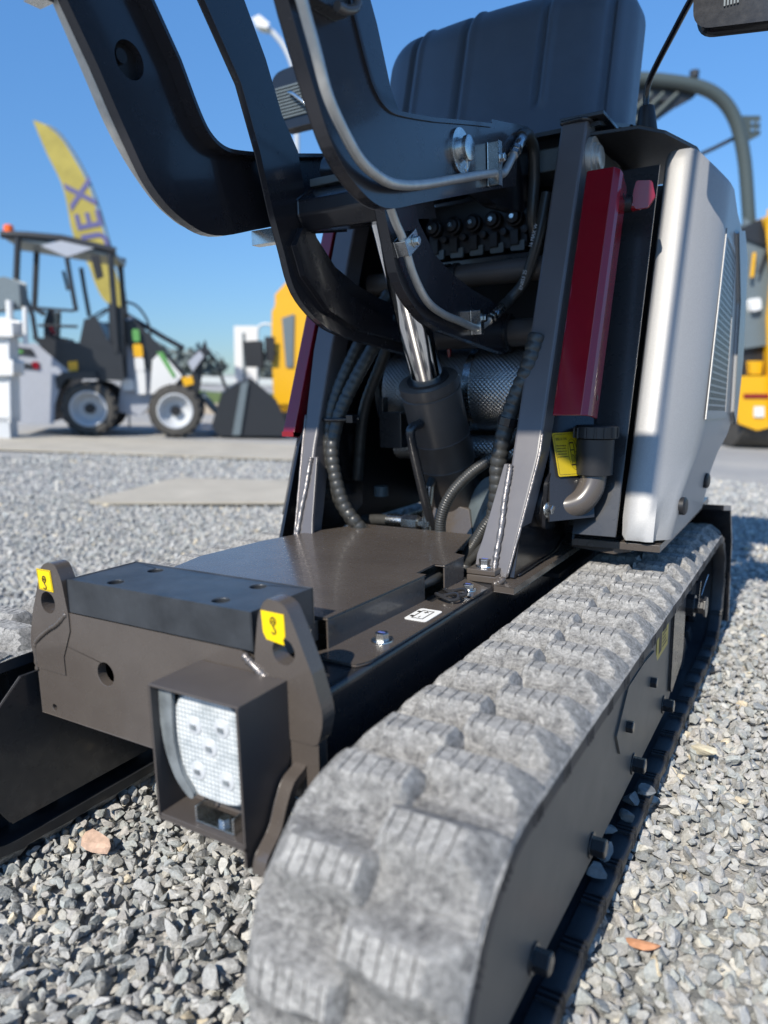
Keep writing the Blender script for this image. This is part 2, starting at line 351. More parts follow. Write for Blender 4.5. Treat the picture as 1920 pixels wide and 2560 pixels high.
# =================================================================== ground
NG = Vector((0.05544558953071494, 0.023409641889321826, 0.9981872445930198))      # normal of the yard beyond the machine's own patch
ER = Vector((0.8559611029296986, 0.5135947617013552, -0.05959036016254697)); EF = Vector((-0.5140587290115453, 0.8577134774617582, 0.008438821451645508))
DG = NG.dot(CAM) - 0.871
def far_z(x, y): return (DG - NG.x*x - NG.y*y)/NG.z
def gz(x, y):
    d = math.hypot(x-0.3, y-0.6); t = min(1, max(0, (d-2.2)/4.5)); t = t*t*(3-2*t)
    return t*far_z(x, y)
rings = [0, 0.5, 1, 1.5, 2, 2.5, 3, 3.5, 4, 4.6, 5.3, 6, 7, 8.5, 11, 15, 22, 35, 60, 120, 300, 900]
gv = []; gf = []; NS = 64
for i, r in enumerate(rings):
    for k in range(NS):
        a = 2*PI*k/NS; x = 0.3+r*math.cos(a); y = 0.6+r*math.sin(a)
        gv.append((x, y, gz(x, y) - 0.012))
for i in range(len(rings)-1):
    for k in range(NS): gf.append((i*NS+k, (i+1)*NS+k, (i+1)*NS+(k+1) % NS, i*NS+(k+1) % NS))
g = build('ground', gv, gf, 'ground', smooth=True); g['kind'] = 'structure'

# --- crushed stones (nobody could count them): real angular stones round the machine
def ico(sub=1):
    import bmesh
    bm = bmesh.new(); bmesh.ops.create_icosphere(bm, subdivisions=sub, radius=1.0)
    v = np.array([p.co[:] for p in bm.verts]); f = np.array([[q.index for q in t.verts] for t in bm.faces]); bm.free(); return v, f
IV, IF = ico(2)
def stone_shape(rg, cuts=9, base=None):
    v = (IV if base is None else base).copy()*1.12
    for _ in range(cuts):
        n = rg.normal(size=3); n /= np.linalg.norm(n); d = rg.uniform(0.32, 0.70)
        s = v@n; over = s > d; v[over] -= np.outer((s[over]-d), n)
    v += rg.normal(size=v.shape)*0.02
    v *= np.array([1.0, rg.uniform(0.6, 0.95), rg.uniform(0.42, 0.8)])
    return v
SHAPES = [stone_shape(rng) for _ in range(40)]
IV1, IF1 = ico(1); SHAPES1 = [stone_shape(rng, 5, IV1) for _ in range(30)]
def rot_mats(n, rg, tilt=0.6):
    az = rg.uniform(0, 2*PI, n); tx = rg.normal(0, tilt, n); ty = rg.normal(0, tilt, n)
    def Rz(a): c, s = np.cos(a), np.sin(a); o = np.zeros_like(a); i = np.ones_like(a); return np.stack([np.stack([c,-s,o],1),np.stack([s,c,o],1),np.stack([o,o,i],1)],1)
    def Rx(a): c, s = np.cos(a), np.sin(a); o = np.zeros_like(a); i = np.ones_like(a); return np.stack([np.stack([i,o,o],1),np.stack([o,c,-s],1),np.stack([o,s,c],1)],1)
    def Ry(a): c, s = np.cos(a), np.sin(a); o = np.zeros_like(a); i = np.ones_like(a); return np.stack([np.stack([c,o,s],1),np.stack([o,i,o],1),np.stack([-s,o,c],1)],1)
    return Rz(az)@Rx(tx)@Ry(ty)
def in_view(P, marg=0.10):
    d = P-np.array(CAM); x = d@np.array(R_); y = d@np.array(U_); z = d@np.array(F_)
    f = 1831.6
    return (z > 0.1) & (np.abs(x/np.maximum(z, .1)*f) < 960*(1+marg)+60) & (np.abs(y/np.maximum(z, .1)*f) < 1280*(1+marg)+60)
def scatter(name, cand, rad, zoff, rg, low=False):
    SH, IF_ = (SHAPES1, IF1) if low else (SHAPES, IF)
    n = len(cand); R = rot_mats(n, rg); idx = rg.integers(0, len(SH), n)
    S = np.stack(SH)[idx]*rad[:, None, None]
    V = np.einsum('nij,nkj->nki', R, S)
    zz = np.array([gz(x, y) for x, y in cand]) + zoff
    V[:, :, 0] += cand[:, 0:1]; V[:, :, 1] += cand[:, 1:2]; V[:, :, 2] += zz[:, None]
    nv = V.shape[1]; Fc = (IF_[None] + (np.arange(n)*nv)[:, None, None]).reshape(-1, 3)
    me = bpy.data.meshes.new(name); me.vertices.add(n*nv); me.vertices.foreach_set('co', V.reshape(-1))
    me.loops.add(Fc.size); me.loops.foreach_set('vertex_index', Fc.reshape(-1).astype(np.int32))
    me.polygons.add(len(Fc)); me.polygons.foreach_set('loop_start', (np.arange(len(Fc))*3).astype(np.int32))
    me.update(calc_edges=True)
    pal = np.array([[.31,.31,.30],[.36,.36,.35],[.25,.26,.255],[.42,.415,.39],[.33,.35,.34],[.45,.435,.39],[.28,.295,.295],[.38,.365,.345],[.36,.36,.35]])
    c = pal[rg.integers(0, len(pal), n)]*rg.uniform(0.82, 1.15, (n, 1))*1.06
    w = rg.uniform(0, 1, n); c[w < 0.02] = [.60, .52, .38]
    col = np.ones((n, nv, 4)); col[:, :, :3] = c[:, None, :]
    at = me.attributes.new('tint', 'FLOAT_COLOR', 'POINT'); at.data.foreach_set('color', col.reshape(-1))
    me.polygons.foreach_set('use_smooth', [False]*len(me.polygons)); me.materials.append(M['stones']); o = bpy.data.objects.new(name, me); COL.objects.link(o); o['kind'] = 'stuff'
    return o
def grid_pts(x0, x1, y0, y1, sp, rg):
    xs = np.arange(x0, x1, sp); ys = np.arange(y0, y1, sp); X, Y = np.meshgrid(xs, ys); P = np.stack([X.ravel(), Y.ravel()], 1)
    return P + rg.uniform(-sp*0.55, sp*0.55, P.shape)
def cull(P):
    P3 = np.concatenate([P, np.zeros((len(P), 1))], 1); k = in_view(P3)
    trk = ((np.abs(np.abs(P[:, 0])-0.5) < 0.10) & (P[:, 1] > -0.05) & (P[:, 1] < 1.65))
    return P[k & ~trk]
P1 = cull(grid_pts(-1.6, 1.7, -0.5, 2.3, 0.0190, rng)); r1 = np.clip(rng.lognormal(math.log(0.0142), 0.27, len(P1)), 0.007, 0.026)
o1 = scatter('gravel', P1, r1, rng.uniform(-0.006, 0.010, len(P1)), rng)
P2 = cull(grid_pts(-1.6, 1.7, -0.5, 2.3, 0.025, rng)); r2 = np.clip(rng.lognormal(math.log(0.0145), 0.25, len(P2)), 0.010, 0.028)
o2 = scatter('gravel', P2, r2, rng.uniform(-0.014, -0.006, len(P2)), rng)
A = grid_pts(-5.5, 3.0, -0.5, 6.0, 0.027, rng); A = A[~((A[:, 0] > -1.6) & (A[:, 0] < 1.7) & (A[:, 1] < 2.3))]
A3 = np.concatenate([A, np.zeros((len(A), 1))], 1); A = A[in_view(A3, 0.04) & (np.linalg.norm(A-np.array([0.3, 0.0]), axis=1) < 5.2)]
r3 = np.clip(rng.lognormal(math.log(0.0155), 0.22, len(A)), 0.009, 0.024)
o3 = scatter('gravel', A, r3, rng.uniform(-0.012, 0.000, len(A)), rng, True)
B = grid_pts(-8.0, 4.0, 0.5, 9.0, 0.046, rng); db = np.linalg.norm(B-np.array([0.3, 0.0]), axis=1); B = B[(db > 5.1) & (db < 7.4)]
B = B[in_view(np.concatenate([B, np.array([[gz(x, y)] for x, y in B])], 1), 0.03)]
o4 = scatter('gravel', B, np.clip(rng.lognormal(math.log(0.021), 0.2, len(B)), 0.012, 0.03), rng.uniform(-0.018, -0.004, len(B)), rng, True)
def single_stone(name, label, loc, size, mat, seed, flat=1.0, rz=0.0, long=1.0):
    rg = np.random.default_rng(seed); v = stone_shape(rg, 5)*size*1.15; v[:, 2] *= flat; v[:, 0] *= long
    c, s = math.cos(rz), math.sin(rz); x = v[:, 0]*c - v[:, 1]*s; y = v[:, 0]*s + v[:, 1]*c
    o = build(name, [(a, b_, z) for a, b_, z in zip(x, y, v[:, 2])], [tuple(int(i) for i in f) for f in IF], mat)
    o.location = loc; o['label'] = label; o['category'] = 'stone' if name != 'wood_chip' else 'wood chip'; return o
single_stone('stone', 'pinkish rough stone among grey gravel between the two tracks', (-0.259, 0.045, 0.026), 0.027, 'stone_pink', 3, 1.2)
single_stone('stone', 'large smooth cream stone on gravel right of the track', (0.692, 0.970, 0.022), 0.030, 'stone_cream', 5, 0.6)
single_stone('wood_chip', 'orange wood chip lying on the pale gravel at lower right', (0.690, 0.291, 0.024), 0.0125, 'chip', 8, 0.5, 0.5, 1.9)
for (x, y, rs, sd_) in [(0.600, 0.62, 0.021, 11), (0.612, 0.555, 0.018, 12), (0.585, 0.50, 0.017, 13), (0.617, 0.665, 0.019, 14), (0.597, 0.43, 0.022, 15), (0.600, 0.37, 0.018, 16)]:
    so = single_stone('stone', 'grey stone lying on the lower belt edge of the near track', (x, y, 0.066), rs, 'stone_grey_shaded' if 'stone_grey_shaded' in M else M.setdefault('stone_grey_shaded', simple('shaded_grey_stone', (0.17, 0.18, 0.185), 0.88, var=0.25, nscale=60, bmp=0.6, bscale=160)), sd_, 0.8, sd_)  # stone grey lowered, the shade under the track is in the colour
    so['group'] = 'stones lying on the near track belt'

# =================================================================== the tracked machine
MC = root('tracked_mini_loader', 'dark brown-grey tracked mini loader with red guards and silver side panel on gravel', 'loader')

# ---- tracks
CY0, CY1, CZ, RB = -0.035, 1.63, 0.213, 0.190      # wheel centres and outer belt radius
LEN = 2*(CY1-CY0) + 2*PI*RB
def path(s, r=RB):
    s = s % LEN; L = CY1-CY0; Cc = PI*RB
    if s < L: return (CY0+s, CZ+r), (1, 0), (0, 1)
    s -= L
    if s < Cc: a = PI/2 - s/RB; return (CY1+r*math.cos(a), CZ+r*math.sin(a)), (math.sin(a), -math.cos(a)), (math.cos(a), math.sin(a))
    s -= Cc
    if s < L: return (CY1-s, CZ-r), (-1, 0), (0, -1)
    s -= L; a = -PI/2 - s/RB
    return (CY0+r*math.cos(a), CZ+r*math.sin(a)), (math.sin(a), -math.cos(a)), (math.cos(a), math.sin(a))
NL = 42; PITCH = LEN/NL
def lug_mesh(seed, w=0.140, flip=False):
    """one moulded tread bar: narrow flat top with five fine cuts, steep flanks, outer end sloping to the belt edge"""
    rg = random.Random(seed); j_ = lambda a: rg.uniform(-a, a)
    cuts = [0.019+q*0.0185 for q in range(5)]
    xs = [-0.001, 0.004, 0.011] + [v for c in cuts for v in (c-0.0012, c-0.0004, c+0.0004, c+0.0012)] + [0.029-.001, 0.104, 0.109, 0.118, 0.128, 0.138]
    xs = sorted(set(xs)); ys = [-0.054, -0.041, -0.035, -0.026, -0.018, -0.0155, -0.008, 0.0, 0.008, 0.0145, 0.017, 0.026, 0.034, 0.040, 0.054]
    V = []; Fc = []; nx = len(xs)-1; ny = len(ys)-1
    step = rg.choice([0.052, 0.060])
    for yy0 in ys:
        for xx in xs:
            yy = yy0 - (0.006 if (step < xx < 0.1 and yy0 < -0.01) else 0)      # the middle of the bar stands a little forward
            d = abs(yy0); hv = 1.0 if d <= 0.0156 else max(0.0, 1-(d-0.0155)/0.0225)
            hu = min(1.0, max(0.0, (0.139-xx)/0.035)) * min(1.0, max(0.0, (xx+0.0005)/0.0105))
            h = 0.032*min(hv, hu)**0.9
            if hv >= 1 and hu > 0.95:
                for c in cuts:
                    if abs(xx-c) < 0.0006: h -= 0.0038
            edge = xx in (xs[0], xs[-1]) or yy0 in (ys[0], ys[-1])
            h += noise.noise(Vector((xx*140, yy*140, seed*3.1)))*0.0024 + noise.noise(Vector((xx*420, yy*420, seed*1.7)))*0.0012 + j_(0.0004) - (0.005 if edge else 0)
            V.append(((xx + j_(0.0002)) if not flip else -(xx + j_(0.0002)), yy + j_(0.0004), h))
    for j in range(ny):
        for i in range(nx):
            a = j*(nx+1)+i; q = (a, a+1, a+nx+2, a+nx+1); Fc.append(q if not flip else q[::-1])
    me = bpy.data.meshes.new('tread_block'); me.from_pydata(V, [], Fc); me.materials.append(M['dust']); me.update()
    me.polygons.foreach_set('use_smooth', [True]*len(me.polygons)); me.set_sharp_from_angle(angle=math.radians(22)); return me
LUG_R = [lug_mesh(i) for i in range(5)]; LUG_L = [lug_mesh(i+10, flip=True) for i in range(5)]
def make_track(sx, label):
    x0, x1 = (0.366, 0.628) if sx > 0 else (-0.628, -0.366)
    mb = MB(); prof = [(x0, 0.0), (x0+0.004, 0.004)] ; n = 168; V = []; Fc = []
    sec = [(x0+.006, 0.0, 1), (x1-.006, 0.0, 1), (x1, -0.006, 1), (x1, -0.026, 0), (x1-.012, -0.030, 0), (x1-.034, -0.030, 0), (x1-.036, -0.022, 0), (x0+.036, -0.022, 0), (x0+.034, -0.030, 0), (x0+.012, -0.030, 0), (x0, -0.026, 0), (x0, -0.006, 1)]
    k = len(sec)
    for i in range(n):
        (y, z), t, nn = path(i*LEN/n)
        for (xx, d, w) in sec:
            jj = rng.uniform(-1, 1)*0.0012 if w else 0
            V.append((xx+jj, y+nn[0]*(d+jj), z+nn[1]*(d+jj)))
    top = []; rest = []
    for i in range(n):
        for j in range(k):
            q = (i*k+j, i*k+(j+1) % k, ((i+1) % n)*k+(j+1) % k, ((i+1) % n)*k+j)
            (top if j in (0, 1, k-1) else rest).append(q)
    belt = build('rubber_belt', V, rest+top, 'rub', MC, smooth=True, auto=True)
    belt.data.materials.append(M['dust'])
    mi = [0]*len(rest)+[1]*len(top); belt.data.polygons.foreach_set('material_index', mi)
    belt['label'] = label
    # dust-free side ribs along the visible belt edge (three fine ridges per pitch)
    rb = MB()
    for i in range(NL*2):
        for q in (-0.011, 0, 0.011):
            (y, z), t, nn = path((i+0.5)*PITCH/2*1.0+q)
            e0, e1 = (x1-.033, x1+.0015) if sx > 0 else (x0-.0015, x0+.033)
            if i % 2: continue
            c = Vector((0, y, z)); T = Vector((0, *t)); N = Vector((0, *nn))
            p = [c+T*a+N*d+Vector((x, 0, 0)) for d in ((-0.0265 if z > CZ-0.1 else -0.0355), -0.006) for (x, a) in ((e0, -.0024), (e1, -.0024), (e1, .0024), (e0, .0024))]
            rb.hexa(p)
    r_ = rb.out('edge_rib', 'rub', belt); r_['kind'] = 'stuff'
    gl = MB(); xm = 0.5*(x0+x1)
    for i in range(NL):
        for e in (-0.045, 0.045):
            (y, z), t, nn = path((i+0.5)*PITCH); c = Vector((xm+e, y, z)); T = Vector((0, *t)); N = Vector((0, *nn)); X = Vector((1, 0, 0))
            gl.hexa([c+N*-.02+X*a+T*b_ for a, b_ in ((-.014, -.026), (.014, -.026), (.014, .026), (-.014, .026))] + [c+N*-.058+X*a+T*b_ for a, b_ in ((-.006, -.015), (.006, -.015), (.006, .015), (-.006, .015))])
    gl.out('drive_lug', 'rub', belt, bevel=0.003)['kind'] = 'stuff'
    for i in range(NL):
        for row in (0, 1):
            s = i*PITCH + (0.02 if row == 0 else 0.02+PITCH*0.5)
            (y, z), t, nn = path(s)
            outer = (row == 0)
            xc = (0.488 if outer else 0.506)*sx
            right = (outer == (sx > 0))
            me = random.choice(LUG_R if right else LUG_L)
            o = bpy.data.objects.new('tread_block', me); COL.objects.link(o); o.parent = belt
            T = Vector((0, *t)); N = Vector((0, *nn)); X = T.cross(N)
            # mesh axes: x across, y along travel, z outwards
            mm = Matrix((Vector((1, 0, 0)), T, N)).transposed().to_4x4()
            mm.translation = Vector((xc, y, z)) + N*(-0.0005)
            o.matrix_world = mm; o.matrix_parent_inverse = Matrix()
    return belt
make_track(1, 'dusty near rubber track'); make_track(-1, 'dusty far rubber track')

# ---- track frames, bolts, wheels
for sx in (1, -1):
    xo, xi = 0.600*sx, 0.345*sx
    fr = MB()
    ol = [(CY0-0.10, 0.20), (CY0-0.085, 0.135), (CY0-0.02, 0.112), (0.30, 0.108), (0.98, 0.108), (1.10, 0.17), (1.135, 0.34), (1.12, 0.372), (0.0, 0.372), (-0.08, 0.33)]
    fr.prism(rounded(ol, 0.02), 'x', xo-0.006*sx, xo)
    frame = fr.out('track_frame_plate', 'frame', MC, bevel=0.0012)
    core = MB(); core.prism([(0.0, 0.12), (1.05, 0.12), (1.05, 0.36), (0.0, 0.36)], 'x', 0.41*sx, xo-0.006*sx); core.out('track_frame_core', 'paint_dark', frame)
    inn = MB(); inn.prism([(-0.067, 0.108), (1.3, 0.108), (1.3, 0.36), (-0.02, 0.37), (-0.15, 0.25)], 'x', xi-0.012*sx, xi-0.004*sx); inn.out('inner_track_plate', 'paint_dark', MC, bevel=0.001)
    for yc, rr in ((CY0, 0.152), (CY1, 0.152)):
        w = MB(); w.lathe((0.44*sx, yc, CZ), (sx, 0, 0), [(0, rr), (0.012, rr), (0.012, 0.10), (0.07, 0.10), (0.07, rr), (0.085, rr), (0.085, 0.05), (0.12, 0.045)], 28)
        w.out('idler_wheel', 'paint_dark', MC, smooth=True)
    for yc in (0.25, 0.55, 0.85, 1.15, 1.4):
        w = MB(); w.lathe((0.43*sx, yc, 0.095), (sx, 0, 0), [(0, 0.045), (0.05, 0.045), (0.05, 0.035), (0.09, 0.035), (0.09, 0.045), (0.14, 0.045)], 20); w.out('road_wheel', 'paint_dark', MC, smooth=True)
    def fbolt(y, z, r, h, name='frame_bolt'):
        b_ = MB(); b_.lathe((xo, y, z), (sx, 0, 0), [(0, r*1.35), (0.003, r*1.35)], 18); b_.lathe((xo+0.003*sx, y, z), (sx, 0, 0), [(0, r), (h, r), (h+.0015, r*0.86)], 6, 0.3)
        return b_.out(name, 'paint_dark', frame, bevel=0.0006)
    for (y, z) in ((0.06, 0.135), (0.332, 0.135), (0.626, 0.135), (0.931, 0.135)): fbolt(y, z, 0.0155, 0.020)
    for (y, z) in ((0.545, 0.249), (0.758, 0.255)): fbolt(y, z, 0.0115, 0.012)
    pl = MB(); pl.prism([(0.47, 0.262), (0.50, 0.215), (0.60, 0.205), (0.79, 0.215), (0.83, 0.262), (0.79, 0.312), (0.68, 0.322), (0.55, 0.322)], 'x', xo+0.0005*sx, xo+0.004*sx); pl.out('tensioner_cover', 'frame', frame, bevel=0.001)
    # rear drive plate: rounded dark plate with motor bolt and wires
    dp = MB(); dp.prism(rounded([(0.985, 0.135), (1.145, 0.175), (1.155, 0.375), (1.0, 0.375)], 0.03), 'x', xo+0.001*sx, xo+0.007*sx); dp.out('drive_guard', 'paint_dark', frame, bevel=0.001)
    mb = MB(); mb.lathe((xo-0.01*sx, 1.235, 0.29), (sx, 0, 0), [(0, 0.03), (0.028, 0.03), (0.028, 0.021), (0.05, 0.021), (0.05, 0.028), (0.056, 0.028)], 8); mb.out('drive_hub', 'paint_dark', frame, bevel=0.001)
    wr = MB()
    for a, b_ in (((1.20, 0.305), (1.165, 0.375)), ((1.25, 0.315), (1.30, 0.36))):
        wr.tube([(xo+0.03*sx, *a), (xo+0.033*sx, (a[0]+b_[0])/2+.005, (a[1]+b_[1])/2), (xo+0.038*sx, *b_)], 0.0012, 5, 4)
    wr.out('tie_wire', 'zinc', frame, smooth=True)
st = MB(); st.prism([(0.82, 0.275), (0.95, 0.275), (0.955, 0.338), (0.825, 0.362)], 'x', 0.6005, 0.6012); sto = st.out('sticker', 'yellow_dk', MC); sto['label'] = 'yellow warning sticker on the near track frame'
st = MB(); st.prism([(0.845, 0.285), (0.875, 0.285), (0.875, 0.335), (0.845, 0.335)], 'x', 0.6013, 0.6016, )
for i in range(6): st.prism([(0.885, 0.288+i*.009), (0.935-(i % 3)*.008, 0.288+i*.009), (0.935-(i % 3)*.008, 0.291+i*.009), (0.885, 0.291+i*.009)], 'x', 0.6013, 0.6016)
st.out('sticker_print', 'ink', sto)

# ---- front bumper plate, lugs, counterweight block
fp = MB()
ol = [(-0.312, 0.300), (0.312, 0.300), (0.312, 0.47), (0.235, 0.470), (0.180, 0.501), (-0.209, 0.501), (-0.262, 0.468), (-0.312, 0.455)]
fp.prism(ol, 'y', 0.0, 0.018, [circ(-0.126, 0.407, 0.0205, 28), circ(-0.275, 0.316, 0.0065, 12)])
fp.out('bumper_plate', 'paint', MC, bevel=0.0012)
fb = MB(); fb.prism([(0.018, 0.300), (0.10, 0.300), (0.10, 0.292), (0.02, 0.292)], 'x', -0.30, 0.30); fb.box(-0.296, -0.288, 0.018, 1.2, 0.31, 0.45); fb.out('bumper_web', 'paint', MC)
for sx in (-1, 1):
    lg = MB()
    o_ = [(-0.026, 0.386), (0.055, 0.386), (0.068, 0.430), (0.050, 0.490), (0.024, 0.552), (0.008, 0.585), (-0.026, 0.587), (-0.040, 0.560), (-0.050, 0.500), (-0.050, 0.47), (-0.026, 0.42)]
    o_ = rounded([(sx*(0.257+a), b_) for a, b_ in o_], [0, 0.01, 0.02, 0, 0.02, 0.02, 0.012, 0.01, 0, 0, 0])
    lg.prism(o_, 'y', -0.002, 0.026, [circ(sx*0.260, 0.514, 0.0195, 26)])
    L = lg.out('lifting_lug', 'paint', MC, bevel=0.0015)
    sk = MB(); a = 0.243 if sx < 0 else 0.225
    cx = sx*0.262 if sx < 0 else 0.245
    if sx < 0: sk.prism([(cx-.020, .573), (cx+.018, .573), (cx+.022, .535), (cx-.017, .5365)], 'y', -0.0032, -0.0024)
    else: sk.prism([(cx-.021, .569), (cx+.019, .568), (cx+.020, .537), (cx+.016, .531), (cx+.018, .524), (cx-.013, .528), (cx-.019, .538)], 'y', -0.0032, -0.0024)
    so = sk.out('sticker', 'yellow_st', L)
    hk = MB()
    zz = 0.556; hk.tube([(cx+0.0045*math.cos(t), -0.0036, zz+0.0055*math.sin(t)) for t in [i*2*PI/14 for i in range(15)]], 0.0011, 5, 0)
    hk.prism([(cx-.0022, zz-.002), (cx+.0022, zz-.002), (cx, zz+.003)], 'y', -0.0042, -0.0034)
    hk.tube([(cx, -0.0036, zz-.005), (cx+.001, -0.0036, zz-.009), (cx+.004, -0.0036, zz-.013), (cx+.003, -0.0036, zz-.017), (cx, -0.0036, zz-.018), (cx-.003, -0.0036, zz-.0155)], 0.0011, 5, 4)
    if sx < 0:
        for q in (((cx-.018, .5715), (cx+.0165, .5715)), ((cx+.0165, .5715), (cx+.020, .537)), ((cx+.020, .537), (cx-.0155, .538)), ((cx-.0155, .538), (cx-.018, .5715))):
            hk.tube([(q[0][0], -0.0033, q[0][1]), (q[1][0], -0.0033, q[1][1])], 0.0004, 4, 0)
    hk.out('hook_symbol', 'ink', so)
def weld(pts, r, parent, seed=0, mat='weld', k=10):
    b_ = MB(); b_.tube(pts, r, 8, k, rf=lambda L, f: r*(0.85+0.28*abs(math.sin(L*PI/0.0085))+0.25*noise.noise(Vector((L*120, seed, 0)))))
    o = b_.out('weld_bead', mat, parent, smooth=True, auto=False); return o
weld([(-0.213, 0.0, 0.500), (-0.240, -0.002, 0.478), (-0.262, -0.002, 0.466), (-0.298, -0.001, 0.442), (-0.312, 0.0, 0.425), (-0.314, 0.0, 0.38)], 0.0045, MC, 1, 'paint')
weld([(0.185, 0.0, 0.496), (0.205, -0.002, 0.484), (0.232, -0.002, 0.466)], 0.006, MC, 2)
bk = MB(); hol = [circ(x, y, 0.0135, 24) for x in (-0.115, 0.120) for y in (0.028, 0.113)]
bk.prism([(-0.203, -0.001), (0.203, -0.001), (0.206, 0.141), (-0.198, 0.141)], 'z', 0.506, 0.561, hol); BK = bk.out('counterweight_block', 'cast', MC, bevel=0.0015)
bk = MB(); bk.box(-0.19, 0.19, 0.005, 0.135, 0.5035, 0.5055); bk.box(-0.2, 0.2, 0.018, 0.16, 0.47, 0.5035); bk.out('block_seat', 'paint', MC, bevel=0.001)

# ---- work light in its steel box (bottom right of the bumper)
WX0, WX1, WY, WZ0, WZ1, T_ = 0.100, 0.264, -0.102, 0.276, 0.474, 0.004
wb = MB()
wb.box(WX0, WX1, WY, -0.002, WZ1-T_, WZ1)
wb.prism([(WY, WZ0), (WY, WZ1-T_), (-0.002, WZ1-T_), (-0.002, 0.365), (-0.05, WZ0)], 'x', WX0, WX0+T_)
wb.prism([(WY, WZ0-0.028), (WY, WZ1-T_), (-0.002, WZ1-T_), (-0.002, 0.365), (-0.05, WZ0-0.015), (-0.085, WZ0-0.035)], 'x', WX1-T_, WX1)
wb.box(WX0+T_, WX1-T_, WY, -0.045, WZ0, WZ0+T_)
wb.add([(WX0, WY, WZ0), (WX1, WY, WZ0), (WX1, WY, WZ0-.006), (WX0, WY, WZ0-.006), (WX0, WY+.004, WZ0), (WX1, WY+.004, WZ0), (WX1, WY+.004, WZ0-.006), (WX0, WY+.004, WZ0-.006)], [(0, 1, 2, 3), (7, 6, 5, 4), (0, 3, 7, 4), (1, 5, 6, 2), (2, 6, 7, 3)])
wb.hexa([(WX0+T_, -0.050, WZ0+T_), (WX1-T_, -0.050, WZ0+T_), (WX1-T_, -0.046, WZ0+T_), (WX0+T_, -0.046, WZ0+T_), (WX0+T_, -0.010, 0.37), (WX1-T_, -0.010, 0.37), (WX1-T_, -0.006, 0.37), (WX0+T_, -0.006, 0.37)])
WB = wb.out('work_light_box', 'box', MC, bevel=0.001)
def se(cx, cz, rx, rz, n=40, p=3.6):
    return [(cx+rx*math.copysign(abs(math.cos(t))**(2/p), math.cos(t)), cz+rz*math.copysign(abs(math.sin(t))**(2/p), math.sin(t))) for t in [2*PI*i/n for i in range(n)]]
ln = MB(); lp = se(0.190, 0.388, 0.0635, 0.071)
lb = MB(); lb.prism(se(0.187, 0.388, 0.070, 0.077), 'y', -0.072, -0.030); LB = lb.out('lamp_body', 'greyp', WB, bevel=0.004, seg=3)
ln.prism(lp, 'y', -0.082, -0.072); LN = ln.out('lens', 'lens', LB, bevel=0.003, seg=3)
bz = MB(); bz.prism(se(0.190, 0.388, 0.068, 0.076), 'y', -0.079, -0.071, [se(0.190, 0.388, 0.063, 0.0705)])
bz.out('lamp_bezel', simple('clear_plastic_rim', (0.32, 0.35, 0.37), 0.12, coat=0.5), LB, bevel=0.001)
for (x, z) in ((0.163, 0.418), (0.214, 0.425), (0.190, 0.392), (0.165, 0.352), (0.218, 0.350)):
    d = MB(); d.lathe((x, -0.0822, z), (0, -1, 0), [(0, 0.014), (0.0012, 0.013), (0.002, 0.006), (0.0035, 0.004)], 14); DO = d.out('led_optic', 'rim', LN, smooth=True)
    d = MB(); d.box(x-0.004, x+0.005, -0.0868, -0.0862, z-0.004, z+0.003); d.out('led_chip', 'lens_side', LB)
fm_ = MB(); fm_.prism(sp2([(0.106, 0.462), (0.128, 0.466), (0.127, 0.42), (0.128, 0.385), (0.138, 0.345), (0.158, 0.318), (0.150, 0.312), (0.126, 0.335), (0.110, 0.375), (0.104, 0.42)], 4), 'y', -0.0895, -0.0835); fm_.out('lamp_side_flange', M['lens_side'], WB, bevel=0.001)
br = MB(); br.box(0.165, 0.236, -0.094, -0.060, 0.2805, 0.2835); br.box(0.165, 0.168, -0.094, -0.060, 0.2835, 0.305); br.box(0.233, 0.236, -0.094, -0.060, 0.2835, 0.305); br.lathe((0.205, -0.078, 0.2835), (0, 0, 1), [(0, 0.009), (0.007, 0.009)], 6)
br.out('lamp_bracket', 'zinc', WB, bevel=0.0006)
# curved gusset behind the lamp box
gp = [(0.030, 0.385), (0.0, 0.352), (-0.028, 0.340), (-0.046, 0.315), (-0.062, 0.285), (-0.090, 0.262), (-0.098, 0.240)]
gp = sp2(gp, 5); g2 = offset_poly(gp, 0.012)
gu = MB(); gu.prism(gp + g2[::-1], 'x', 0.268, 0.290); gu.out('lamp_gusset', 'paint', MC, bevel=0.001)

# ---- chassis beams, floor under them
for sx in (-1, 1):
    cb = MB(); cb.prism(rounded([(0.215*sx, 0.30), (0.302*sx, 0.30), (0.302*sx, 0.450), (0.215*sx, 0.450)], [0, 0.004, 0.012, 0], 5), 'y', 0.026, 1.95)
    cb.out('chassis_beam', 'paint_dark' if sx > 0 else 'paint', MC, bevel=0.0)  # right beam darker: shade of its unlit side put into the colour
fl = MB(); fl.box(-0.2149, 0.2149, 0.018, 1.95, 0.305, 0.315); fl.box(-0.2149, 0.2149, 0.03, 0.17, 0.44, 0.448)
fl.out('belly_plate', 'paint_dark', MC)

